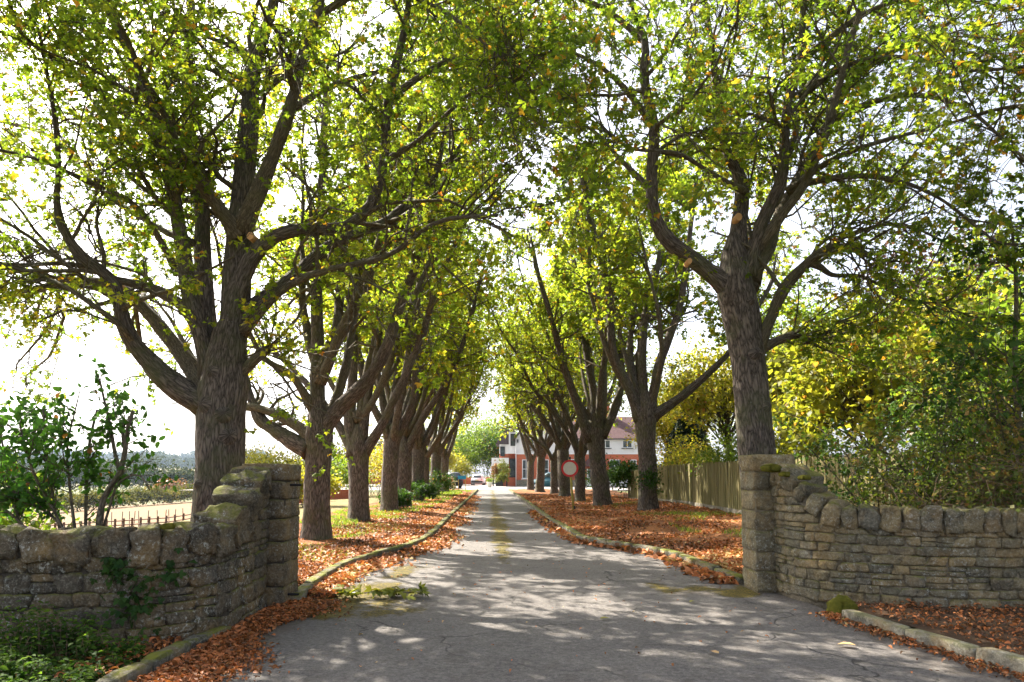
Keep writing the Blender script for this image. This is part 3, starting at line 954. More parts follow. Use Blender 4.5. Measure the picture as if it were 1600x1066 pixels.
# shaded wall (field side)
WL = [(-3.13, 8.86), (-3.06, 8.35), (-3.05, 7.75), (-3.16, 7.15), (-3.50, 6.78), (-4.1, 6.60), (-5.0, 6.52), (-7.2, 6.5), (-9.5, 6.5)]
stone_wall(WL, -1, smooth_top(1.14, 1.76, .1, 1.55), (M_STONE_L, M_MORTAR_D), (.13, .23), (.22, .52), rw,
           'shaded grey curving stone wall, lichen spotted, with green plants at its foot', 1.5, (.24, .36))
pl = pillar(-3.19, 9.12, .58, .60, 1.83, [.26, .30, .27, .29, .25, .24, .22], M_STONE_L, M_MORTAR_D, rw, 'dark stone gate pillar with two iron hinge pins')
for z in (.14, 1.55):
    me = make_mesh('hinge_pin', *tubes(np.array([[(.25, -.12, z), (.36, -.13, z), (.43, -.14, z)]]), np.array([[.016, .016, .014]]), 8)[:2])
    obj('hinge_pin', me, M_IRON, pl)
WR = [(3.78, 9.98), (3.80, 9.60), (3.93, 9.18), (4.35, 8.80), (5.2, 8.42), (6.3, 8.28), (8.0, 8.25), (10.5, 8.25)]
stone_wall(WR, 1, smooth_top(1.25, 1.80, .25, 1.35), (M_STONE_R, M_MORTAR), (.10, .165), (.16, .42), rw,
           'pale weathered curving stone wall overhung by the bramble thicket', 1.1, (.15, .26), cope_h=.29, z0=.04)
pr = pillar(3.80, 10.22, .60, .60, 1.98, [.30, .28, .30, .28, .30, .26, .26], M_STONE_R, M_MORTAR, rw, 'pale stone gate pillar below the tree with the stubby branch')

# ------------------------------------------------------------------ kerbs
def kerb(line, s0, s1, unit, wdt, hgt, label, mat, r, z=0.0, lumpy=.02):
    at, tan, Ls = line_tools(line)
    p0 = at(s0)
    root = empty('kerb', (p0[0], p0[1], 0)); root['kind'] = 'structure'; root['label'] = label
    s = s0
    while s < min(s1, Ls) - .2:
        u = unit * (.85 + .3 * r.random())
        c = at(s + u / 2); t = tan(s + u / 2)
        o = stone_obj('kerb_stone', u - .015, hgt + .1, wdt, (c[0] - p0[0], c[1] - p0[1], z + (hgt - .1) / 2 + .008 * r.normal()), math.atan2(t[1], t[0]) + .012 * r.normal(), root, mat, r, lumpy, .10, skew=.012)
        s += u
rk = np.random.default_rng(5)
kerb(KL - np.array([.06, 0]), 0, 62, .92, .17, .13, 'mossy kerb along the leafy verge on the field side', M_KERB, rk, lumpy=.05)
kerb(KR + np.array([.06, 0]), 0, 62, .92, .17, .14, 'mossy kerb along the verge with the round sign', M_KERB, rk, lumpy=.05)
kerb([(3.90, 8.15), (3.98, 7.70), (4.08, 7.1), (4.40, 5.55), (4.72, 4.0)], 0.0, 9, .92, .14, .13, 'clean pale concrete kerb in front of the pale wall', M_KERB2, rk, lumpy=.012)
kerb([(-3.02, 7.35), (-3.10, 6.7), (-3.12, 6.1), (-3.14, 5.4), (-3.14, 3.5)], 0.0, 9, .62, .15, .11, 'rough mossy edging stones by the green ground cover', M_KERB, rk, lumpy=.10)
c = G(1318, 962)
o = stone_obj('boulder', .26, .22, .24, (c[0], c[1], .09), .3, None, M_MOSS, rk, .12, .3, .2)
tag(o, 'small moss covered stone at the end of the concrete kerb', 'stone')

# ------------------------------------------------------------------ trees
def limb_px(spec, Y0, dY, n=18):
    """spec: (px,py,width px) traced on the photo; depth runs from Y0 to Y0+dY"""
    a = np.array(spec, float)
    q = np.r_[0, np.cumsum(np.hypot(np.diff(a[:, 0]), np.diff(a[:, 1])))]
    Ys = Y0 + dY * (q / q[-1]) ** 1.15
    pts = np.array([P(x, y, Y) for (x, y, _), Y in zip(a, Ys)])
    rad = .86 * np.array([wid(w, Y) for (_, _, w), Y in zip(a, Ys)])
    return resample(pts, n, rad)
def extend(limb, length, r, up=.25):
    """carry a traced limb on past the frame edge"""
    Pn, Rn = limb
    d = nrm(Pn[-1] - Pn[-3]); p = Pn[-1].copy(); pts = [p]
    k = max(3, int(length / .5))
    for _ in range(k):
        d = nrm(d + r.normal(size=3) * .12 + np.array([0, 0, up * .2]))
        p = p + d * length / k; pts.append(p)
    allp = np.vstack([Pn, np.array(pts[1:])]); allr = np.r_[Rn, np.linspace(Rn[-1], .018, k)]
    return resample(allp, 22, allr)
def auto_limb(base, az, el, length, r0, r, n=16, up=.10, wig=.10):
    d = np.array([math.sin(az) * math.cos(el), math.cos(az) * math.cos(el), math.sin(el)])
    p = np.array(base, float); pts = [p]
    for _ in range(n - 1):
        d = nrm(d + r.normal(size=3) * wig + np.array([0, 0, up]))
        p = p + d * length / (n - 1); pts.append(p)
    return np.array(pts), r0 * np.linspace(1, .14, n) ** .9

def tree_parts(root, base, trunk, limbs, r, mats, leaf, k1=1.5, k2=6, k3=5, per=6, size=.14, kind='palm5', tint=.45, tvar=.16,
               l1=(1.6, 3.8), l2=(.7, 1.6), l3=(.28, .6), t0=.3, orange=.03, trunk_sides=28, limb_sides=12, rough=.10, fine=True, density=None, top_z=14, top_keep=.4, gapf=.95, gapm=.5, shed=False, twig_keep=1.0, thin_outer=0):
    """all coordinates world; base = root location, subtracted"""
    base = np.asarray(base, float)
    mb, ml, mt = mats
    tp, tr = trunk
    dT = nrm(tp[-1] - tp[-2])
    tp = np.vstack([tp, tp[-1] + dT * tr[-1] * 1.3, tp[-1] + dT * tr[-1] * 2.6]); tr = np.r_[tr, tr[-1] * .78, tr[-1] * .25]
    tube_obj('trunk', np.asarray(tp) - base, tr, trunk_sides, mb, root, rough=rough, n=max(16, int(len(tp) * 10)), seed=int(r.integers(99)))
    allP, allR = [], []
    for lp, lr in limbs:
        lp2, lr2 = resample(lp, 40 if fine else 18, lr)
        sl = np.r_[0, np.cumsum(np.linalg.norm(np.diff(lp2, axis=0), axis=1))]
        lr2 = lr2 * (1 + .35 * np.exp(-sl / .35)) * (1 + .10 * vnoise(np.c_[sl * 1.7, sl * 0 + r.random() * 50, sl * 0]))
        tube_obj('limb', lp2 - base, lr2, limb_sides, ml if lr[0] < .16 else mb, root, rough=.15, seed=int(r.integers(99)))
        q, qr = resample(lp, 16, lr)
        allP.append(q); allR.append(qr)
    A = np.array(allP); B = np.array(allR)
    ln = np.linalg.norm(np.diff(A, axis=1), axis=2).sum(1)
    kk = np.maximum(2, (ln * k1).astype(int))
    P1, R1 = spawn(A, B, kk, t0, 1.0, l1[0], l1[1], .46, .95, 10, .015, .24, r, .014, .3, .06, .35, .10)
    P2, R2 = spawn(P1, R1, k2, .12, 1.0, l2[0], l2[1], .6, .85, 7, -.015, .26, r, .0075, .4, .022, .35)
    tips, tr_ = spawn(A, B, 7, .86, 1.0, l2[0], l2[1] * 1.3, .6, .7, 7, .03, .2, r, .007, .4, .02, .0)
    P2 = np.concatenate([P2, tips]); R2 = np.concatenate([R2, tr_])
    P3, R3 = spawn(P2, R2, k3, .15, 1.0, l3[0], l3[1], .7, .85, 4, -.05, .22, r, .0035, .5, .009, .2)
    s2 = [0, 1, 3, 5, 6] if twig_keep >= .9 else [0, 2, 4, 6]
    V, F, UV = merge([tubes(P1[:, [0, 1, 2, 4, 5, 7, 9]] - base, R1[:, [0, 1, 2, 4, 5, 7, 9]], 5), tubes(P2[:, s2] - base, R2[:, s2], 3)])
    o = obj('branches', make_mesh('branches', V, F, None, True, uv=UV), ml, root); o['kind'] = 'stuff'
    kp = r.random(len(P3)) < twig_keep * (.8 if twig_keep > .9 else .8)
    sel = [0, 3]
    V, F, UV = tubes(P3[kp][:, sel] - base, R3[kp][:, sel], 3)
    o = obj('twigs', make_mesh('twigs', V, F, None, True), mt, root); o['kind'] = 'stuff'
    W = P3
    zt = W[:, -1, 2] - base[2]
    q = 1 - (1 - top_keep) * sstep(top_z, top_z + 3.0, zt)  # crown top thinned on purpose, lets more sun down to the drive
    if density is not None: q = q * density(W[:, -1])
    q = q * (gapm + (1 - gapm) * sstep(-.30, .02, vnoise(W[:, -1] * gapf, 41)))
    fx = W[:, -1, 0] - base[0]
    if shed: q = q * (1 - .75 * sstep(.3, 2.0, -fx) * sstep(8.5, 5.5, W[:, -1, 2] - base[2] + .35 * fx))  # low field-side crown shaped sparse so sun passes under to the drive
    if thin_outer: q = q * np.where(fx < -thin_outer, .22, 1.0)  # unseen outer leaves dropped to let sun onto the near drive
    W = W[r.random(len(W)) < q]
    V, F, tn = twig_leaves(W, per, r, size, kind, tint, tvar, .08, .2, orange)
    o = obj('crown', make_mesh('crown', V - base, F, None, False, tint=tn), leaf, root); o['kind'] = 'stuff'
    return len(tn)
TM = (M_BARK, M_BARK2, M_TWIG)

def hero(spec_trunk, Y, limbs, r, label, autos=(), scars=(), burls=(), group='chestnut trees lining the drive', name='chestnut_tree', **kw):
    tp = np.array([P(x, y, Y) for x, y, w in spec_trunk]); tr = .94 * np.array([wid(w, Y) for x, y, w in spec_trunk])
    base = np.array([tp[0][0], Y, 0.0])
    root = empty(name, tuple(base)); tag(root, label, 'tree', group)
    LS = []
    for spec, dY, ext in limbs:
        l = limb_px(spec, Y, dY)
        if ext: l = extend(l, ext, r)
        LS.append(l)
    for a in autos:
        LS.append(auto_limb(*a, r))
    n = tree_parts(root, base, (tp, tr), LS, r, TM, M_LEAF, **kw)
    for (px, py, w, h) in burls:
        c = P(px, py, Y) - base; q = wid(w, Y)
        i_ = np.argmin(np.abs(tp[:, 2] - base[2] - c[2])); R_ = tr[i_]; ax_ = np.interp(c[2], tp[:, 2] - base[2], tp[:, 0] - base[0])
        a_ = math.asin(max(-.9, min(.9, (c[0] - ax_) / R_)))
        d_ = np.array([math.sin(a_), -math.cos(a_), .15]); o_ = np.array([ax_, 0, c[2]]) + d_ * (R_ * .80)
        tube_obj('burl', [o_ - d_ * .05, o_ + d_ * q * .35, o_ + d_ * q * .7, o_ + d_ * q * .95], [q * 1.15, q, q * .7, q * .2], 14, M_BARK, root, rough=.30, n=14, seed=int(px) % 90)
    for (px, py, w, dy) in scars:
        c = P(px, py, Y + dy) - base
        m = MB(); k = 10
        ring = [(c[0] + wid(w, Y) * math.cos(t), c[2] + wid(w, Y) * 1.15 * math.sin(t)) for t in np.linspace(0, 2 * math.pi, k, endpoint=False)]
        m.prism(ring, 'y', c[1] + .02, c[1] + .25)
        m.build('pruning_scar', M_SCAR, root)
    return root

rt = np.random.default_rng(101)
# --- the big tree behind the shaded wall
L1 = [
    ([(345, 600, 60), (362, 520, 56), (370, 440, 52), (376, 350, 46), (383, 263, 40), (390, 180, 33), (398, 100, 26), (425, 20, 20)], 1.2, 5.0),
    ([(376, 360, 34), (389, 335, 30), (420, 260, 26), (452, 173, 24), (475, 79, 20), (494, 26, 17), (505, -30, 14)], -1.0, 4.5),
    ([(372, 370, 26), (357, 347, 24), (320, 294, 22), (284, 242, 17), (262, 190, 12), (225, 120, 9)], -2.2, 2.0),
    ([(330, 585, 36), (315, 525, 31), (294, 447, 29), (278, 341, 26), (257, 236, 23), (232, 150, 20), (205, 90, 17), (173, 26, 14), (150, -20, 11)], -1.2, 4.0),
    ([(335, 590, 36), (325, 525, 32), (318, 420, 30), (315, 315, 28), (305, 250, 24), (294, 200, 22), (294, 105, 19), (299, 0, 15)], 2.0, 5.0),
    ([(322, 632, 44), (270, 600, 38), (235, 567, 32), (208, 535, 28), (190, 498, 26), (186, 460, 22), (173, 436, 21), (126, 399, 19), (98, 355, 15), (88, 310, 12), (92, 270, 9)], -1.5, 2.0),
    ([(332, 625, 34), (295, 570, 27), (250, 510, 25), (215, 472, 23), (180, 446, 20), (105, 441, 17), (40, 458, 13), (0, 465, 11), (-70, 470, 8)], 1.5, 3.0),
    ([(316, 530, 22), (289, 483, 20), (240, 452, 18), (178, 436, 14), (140, 418, 11), (90, 412, 8)], -.9, 1.5),
    ([(365, 560, 36), (383, 496, 32), (420, 462, 28), (462, 431, 26), (505, 392, 24), (560, 363, 21), (604, 347, 18), (650, 308, 15), (697, 258, 12), (740, 204, 9)], 1.8, 1.5),
    ([(350, 590, 36), (357, 525, 34), (370, 462, 33), (388, 410, 30), (410, 382, 27), (450, 362, 25), (499, 357, 24), (542, 354, 23), (579, 322, 21), (600, 250, 19), (606, 155, 17), (629, 62, 13), (641, -10, 11)], -.6, 3.5),
    ([(380, 520, 18), (440, 455, 14), (500, 425, 13), (604, 400, 11), (684, 347, 9), (777, 337, 6)], -2.0, 0),
    ([(377, 585, 17), (395, 566, 15), (418, 548, 11)], -.2, 0),
    ([(280, 430, 12), (220, 330, 10), (150, 290, 8), (60, 250, 6), (0, 235, 5)], -2.5, 1.0),
    ([(240, 200, 16), (180, 160, 12), (110, 110, 10), (40, 60, 8), (20, 20, 6)], -3.0, 1.5),
    ([(494, 26, 14), (580, -15, 11), (680, 10, 8), (760, 70, 5)], -1.5, 0.5),
    ([(606, 155, 14), (680, 105, 10), (760, 65, 8), (840, 45, 5)], 1.0, 0.5),
    ([(604, 250, 12), (660, 215, 9), (730, 150, 7), (790, 130, 4)], -1.5, 0.5),
    ([(452, 173, 12), (530, 130, 10), (620, 110, 7), (700, 130, 4)], 2.0, 0.5),
    ([(300, 380, 12), (255, 360, 10), (160, 300, 8), (80, 215, 7), (0, 190, 5)], 2.5, 1.5),
]
hero([(336, 905, 108), (338, 860, 88), (340, 800, 79), (343, 720, 76), (344, 660, 78), (346, 620, 82), (350, 585, 74), (353, 560, 66)], 11.5, L1, rt,
     'great thick-trunked tree with many limbs rising behind the shaded wall', burls=[(333, 640, 26, 0), (362, 655, 30, 0), (368, 688, 24, 0), (322, 760, 20, 0), (345, 590, 22, 0)], scars=[(390, 368, 11, -.36), (180, 445, 9, -.1)],
     kind='palm3', k1=2.1, k2=7, k3=7, per=8, size=.072, tint=.50, tvar=.22, orange=.045, t0=.22, top_z=9.8, top_keep=.10, thin_outer=4.3, gapm=.22, gapf=.75, rough=.09, trunk_sides=40)
# --- the tree behind the pale pillar
R1 = [
    ([(1140, 452, 38), (1108, 425, 32), (1078, 400, 30), (1040, 372, 27), (1021, 330, 24), (1019, 263, 20), (1022, 197, 20), (1006, 131, 17), (1010, 66, 14), (993, 26, 12), (984, -10, 10)], -.8, 4.5),
    ([(1150, 430, 40), (1155, 335, 26), (1163, 289, 24), (1137, 243, 19), (1124, 164, 15), (1111, 66, 12), (1101, 0, 10)], 1.2, 4.5),
    ([(1166, 432, 34), (1188, 354, 23), (1222, 276, 20), (1229, 171, 16), (1249, 98, 14), (1255, 0, 11)], -1.2, 4.5),
    ([(1172, 440, 30), (1203, 368, 21), (1242, 289, 19), (1295, 190, 15), (1334, 118, 12), (1367, 39, 9)], 1.5, 4.0),
    ([(1180, 560, 26), (1206, 492, 22), (1229, 446, 20), (1275, 400, 17), (1308, 386, 15), (1340, 391, 13), (1358, 400, 11)], -1.0, 0),
    ([(1262, 410, 11), (1283, 418, 10), (1301, 430, 8), (1345, 432, 6), (1385, 452, 4)], -1.0, 1.0),
    ([(1182, 548, 18), (1215, 533, 15), (1243, 522, 13)], -.3, 0),
    ([(1230, 300, 12), (1300, 250, 10), (1380, 220, 8), (1460, 200, 6)], -2.0, 2.0),
    ([(1165, 300, 12), (1110, 270, 9), (1060, 240, 7), (1000, 235, 5)], -2.5, 1.0),
    ([(1295, 190, 13), (1400, 150, 10), (1500, 165, 7), (1585, 235, 4)], -3.0, .5),
    ([(1242, 289, 13), (1350, 275, 10), (1450, 300, 7), (1545, 370, 4)], -2.6, .5),
    ([(1334, 118, 11), (1440, 62, 9), (1540, 80, 6), (1620, 140, 4)], -2.0, .5),
    ([(1249, 98, 12), (1350, 22, 10), (1450, -5, 7), (1560, 10, 4)], -1.0, .5),
    ([(1229, 446, 12), (1300, 380, 9), (1400, 350, 6), (1480, 380, 4)], 2.0, .5),
    ([(1022, 197, 13), (960, 122, 10), (890, 82, 7), (815, 92, 4)], -1.8, .5),
    ([(1009, 66, 12), (940, 12, 10), (860, -8, 7), (790, 35, 4)], .5, .5),
    ([(1019, 300, 11), (970, 250, 8), (920, 200, 6), (860, 190, 4)], 1.5, .5),
    ([(1250, 150, 12), (1330, 100, 10), (1420, 90, 8), (1500, 110, 6)], -2.2, 2.0),
]
hero([(1194, 890, 62), (1189, 800, 58), (1182, 700, 58), (1174, 600, 58), (1163, 525, 57), (1151, 460, 62), (1149, 425, 52)], 12.0, R1, rt,
     'tall tree with a stubby cut branch standing behind the pale gate pillar', burls=[(1172, 560, 22, 0), (1192, 640, 18, 0), (1165, 480, 20, 0)], scars=[(1155, 338, 11, -.16), (1078, 407, 8, -.52), (1152, 442, 8, -.30)],
     kind='palm3', k1=1.75, k2=7, k3=7, per=7, size=.074, tint=.47, tvar=.22, t0=.20, top_z=10.0, gapm=.42, rough=.10, trunk_sides=36, orange=.07,
     autos=[((4.3, 12.0, 5.2), 1.2, .9, 7.5, .10), ((4.3, 12.0, 5.6), 2.2, .8, 7.0, .09), ((4.3, 12.0, 5.0), .4, .8, 7, .09)])
# --- second and third trees on the field side
L2 = [
    ([(497, 700, 34), (513, 660, 29), (545, 624, 27), (574, 596, 25), (595, 560, 23), (615, 515, 20), (632, 455, 18), (660, 396, 15), (672, 322, 12), (697, 200, 9), (720, 90, 7)], -1.2, 1.5),
    ([(497, 690, 34), (496, 613, 26), (496, 540, 23), (495, 433, 20), (500, 320, 15), (508, 200, 11)], .8, 2.5),
    ([(488, 684, 22), (449, 656, 18), (403, 638, 16), (370, 632, 14), (330, 600, 11), (290, 540, 8)], 1.5, 2.0),
    ([(490, 640, 16), (456, 588, 13), (413, 560, 11), (385, 510, 9), (350, 440, 7)], -1.0, 2.5),
    ([(484, 705, 27), (438, 678, 27), (408, 656, 23), (392, 622, 15), (388, 600, 10)], .9, .5),
    ([(503, 680, 22), (530, 610, 17), (548, 530, 14), (560, 430, 11), (575, 320, 8)], 2.0, 2.5),
]
hero([(494, 850, 56), (495, 820, 45), (496, 770, 42), (498, 715, 44), (498, 680, 46)], 17.3, L2, rt,
     'tree just inside the dark gate pillar with a reddish bough reaching over the drive',
     k1=1.5, k2=6, k3=6, per=7, size=.108, gapm=.25, shed=True, kind='duo', tint=.58, twig_keep=.5, rough=.09, trunk_sides=28, density=lambda p: np.clip(.45 + (p[:, 2] - 3.5) * .25, .2, 1), autos=[((-4.9, 17.3, 4.2), .3, 1.25, 10, .15), ((-4.9, 17.3, 4.0), 1.9, 1.0, 10, .12), ((-4.9, 17.3, 4.2), 1.2, .95, 10, .11), ((-4.9, 17.3, 4.0), -1.2, 1.0, 9, .12)])
L3 = [
    ([(566, 712, 22), (574, 699, 19), (599, 660, 17), (617, 620, 16), (634, 585, 14), (660, 520, 12), (690, 430, 9), (735, 330, 7)], -1.0, 1.5),
    ([(556, 712, 26), (546, 655, 22), (551, 596, 18), (552, 500, 15), (556, 400, 12), (570, 270, 9)], 1.0, 2.0),
    ([(553, 705, 18), (520, 650, 14), (480, 600, 12), (440, 560, 9)], 1.5, 2.0),
    ([(562, 700, 22), (575, 620, 16), (590, 540, 13), (600, 430, 10), (620, 330, 8)], .5, 2.0),
]
hero([(561, 822, 42), (561, 790, 35), (560, 745, 33), (560, 705, 35)], 23.3, L3, rt,
     'second tree inside the gate on the field side, paler and upright', k1=1.4, k2=6, k3=6, per=7, size=.12, gapm=.25, shed=True, kind='duo', tint=.58, twig_keep=.35, trunk_sides=22, limb_sides=9, autos=[((-5.2, 23.3, 3.6), .3, 1.2, 11, .15), ((-5.2, 23.3, 3.5), 1.7, 1.0, 11, .13), ((-5.2, 23.3, 3.6), 1.1, .85, 11, .11), ((-5.2, 23.3, 3.5), -1.4, .9, 8, .12)],
     density=lambda p: np.clip(.3 + (p[:, 2] - 3.5) * .2, .12, 1))
L5 = [
    ([(632, 712, 16), (642, 690, 14), (663, 649, 13), (688, 613, 12), (712, 570, 10), (733, 505, 8), (750, 440, 6)], -1.5, 1.0),
    ([(628, 705, 18), (632, 640, 15), (640, 560, 12), (650, 450, 9)], 1, 2),
    ([(627, 708, 14), (615, 650, 12), (600, 580, 9), (590, 480, 7)], 1.0, 2),
    ([(630, 705, 14), (650, 620, 11), (668, 540, 9), (675, 440, 7)], 2, 2),
]
hero([(630, 797, 32), (630, 770, 26), (631, 730, 26), (630, 705, 27)], 33, L5, rt,
     'tree with a knobbly trunk and a pale bough slanting towards the drive, field side', k1=1.4, k2=6, k3=6, per=8, size=.145, gapm=.2, shed=True, kind='single', tint=.6, twig_keep=.2, trunk_sides=18, limb_sides=8, fine=False, rough=.13, autos=[((-5.25, 33, 3.4), 1.5, .95, 12, .12), ((-5.25, 33, 3.4), .4, 1.2, 12, .13), ((-5.25, 33, 3.4), 2.4, 1.0, 10, .11)],
     density=lambda p: np.clip(.3 + (p[:, 2] - 3.5) * .2, .12, 1))
# --- second and third trees on the fence side
R2 = [
    ([(1003, 655, 22), (975, 590, 18), (957, 545, 16), (950, 446, 13), (925, 350, 10), (905, 260, 7)], -1.2, 2.0),
    ([(1010, 655, 22), (1003, 570, 17), (1010, 480, 14), (1032, 400, 11), (1050, 290, 8)], 1.2, 2.5),
    ([(1020, 650, 20), (1062, 622, 15), (1105, 585, 13), (1148, 540, 10), (1190, 470, 8)], -1.0, 2),
    ([(1016, 648, 20), (1030, 570, 16), (1062, 480, 13), (1075, 390, 10), (1090, 270, 7)], -1.5, 2),
    ([(1005, 650, 18), (985, 560, 13), (990, 470, 11), (985, 370, 8)], 2.0, 2),
]
hero([(1014, 812, 42), (1012, 780, 32), (1012, 730, 30), (1010, 690, 31), (1009, 655, 37)], 27.5, R2, rt,
     'tree nearest the round sign on the fence side, ivy at its foot', k1=1.4, k2=6, k3=6, per=7, size=.128, gapm=.25, kind='duo', tint=.57, twig_keep=.3, trunk_sides=22, limb_sides=9, orange=.05, autos=[((5.45, 27.5, 4.2), -.5, 1.2, 11, .14), ((5.45, 27.5, 4.0), -1.7, .95, 11, .13), ((5.45, 27.5, 4.2), -1.2, 1.05, 11, .11), ((5.45, 27.5, 4.2), 2.6, 1.0, 9, .11), ((5.45, 27.5, 4.0), 1.4, 1.0, 9, .12)])
R3 = [
    ([(922, 690, 18), (905, 640, 16), (885, 585, 13), (862, 500, 10), (838, 420, 8)], -1.5, 2.0),
    ([(932, 680, 20), (928, 620, 16), (915, 540, 13), (905, 440, 10)], 1.2, 2.5),
    ([(940, 682, 16), (962, 640, 13), (972, 590, 11), (968, 520, 9), (980, 430, 7)], .6, 2.0),
    ([(935, 680, 16), (940, 600, 12), (950, 500, 10), (940, 400, 8)], -2, 2),
]
hero([(944, 800, 36), (940, 770, 29), (934, 725, 27), (930, 680, 29)], 33, R3, rt,
     'leaning tree with a second root stem, behind the round sign post', k1=1.4, k2=6, k3=6, per=8, size=.145, gapm=.2, kind='single', tint=.6, twig_keep=.2, trunk_sides=20, limb_sides=8, fine=False, autos=[((4.3, 33, 3.6), -1.5, .95, 11, .11), ((4.3, 33, 3.6), .2, 1.2, 12, .12), ((4.3, 33, 3.6), 1.5, .9, 9, .11), ((4.3, 33, 3.6), -.7, 1.0, 11, .11)])

# --- the rest of the avenue: three model trees, copied
def model_tree(seed, h_fork, r0, nl, leanx, label, loc):
    r = np.random.default_rng(seed)
    root = empty('chestnut_tree', (0, 0, 0))
    tp = np.array([(0, 0, 0), (.03, 0, .5), (leanx * .5, 0, h_fork * .55), (leanx, 0, h_fork)])
    tr = np.array([r0 * 1.35, r0 * 1.05, r0, r0 * 1.05])
    LS = []
    for k in range(nl):
        az = 2 * math.pi * k / nl + r.normal() * .3
        LS.append(auto_limb((leanx, 0, h_fork - .15 + .25 * r.random()), az, .80 + .4 * r.random(), 9.5 + 3 * r.random(), r0 * (.42 + .2 * r.random()), r, up=.07))
    LS.append(auto_limb((leanx, 0, h_fork - .1), 0, 1.35, 11, r0 * .6, r, up=.05))
    tree_parts(root, (0, 0, 0), (tp, tr), LS, r, TM, M_LEAF, k1=1.3, k2=6, k3=6, per=8, size=.165, gapm=.15, kind='single', tint=.62, twig_keep=.15, tvar=.16, trunk_sides=16, limb_sides=7, fine=False, rough=.12,
               l2=(.7, 1.6), l3=(.35, .75), density=lambda p: np.clip(.15 + (p[:, 2] - 3.6) * .2, .05, 1))
    return root
def copy_tree(src, loc, rz, sc, label):
    c = src.copy(); COL.objects.link(c)
    c.location = loc; c.rotation_euler = (0, 0, rz); c.scale = (sc, sc, sc)
    for ch in src.children:
        d = ch.copy(); COL.objects.link(d); d.parent = c
    tag(c, label, 'tree', 'chestnut trees lining the drive')
    return c
models = [model_tree(31, 2.9, .34, 6, .10, '', 0), model_tree(32, 3.1, .38, 7, -.12, '', 0), model_tree(33, 2.6, .30, 6, .05, '', 0)]
rest = [  # px, base py, model, rotation, scale, label
    (607, 803, 0, .4, 1.0, 'tree between the upright pale one and the knobbly one, field side'),
    (652, 786, 1, 1.9, .95, 'tree just past the knobbly trunk on the field side'),
    (664, 782, 2, 3.0, 1.0, 'slender tree, sixth along the field side of the drive'),
    (679, 777, 1, 4.0, .95, 'tree above the first low bush on the field side verge'),
    (694, 771, 0, 5.2, 1.0, 'tree above the rounded bush by the dark car'),
    (907, 787, 2, 2.2, 1.0, 'slim upright tree immediately behind the round sign disc'),
    (882, 778, 1, .8, 1.05, 'broad multi-stemmed tree just past the sign, fence side'),
    (866, 773, 2, 5.0, 1.0, 'thin trunk in front of the teal car'),
    (844, 771, 1, 3.4, .95, 'knobbly tree between the teal car and the white window'),
    (829, 767, 0, 1.2, .95, 'last tree on the house side, against the red brick'),
]
used = [False] * 3
for px, py, mi, rz, sc, lab in rest:
    b = G(px, py)
    if not used[mi]:
        c = models[mi]; used[mi] = True
        c.location = b; c.rotation_euler = (0, 0, rz); c.scale = (sc,) * 3
        tag(c, lab, 'tree', 'chestnut trees lining the drive')
    else:
        copy_tree(models[mi], b, rz, sc, lab)

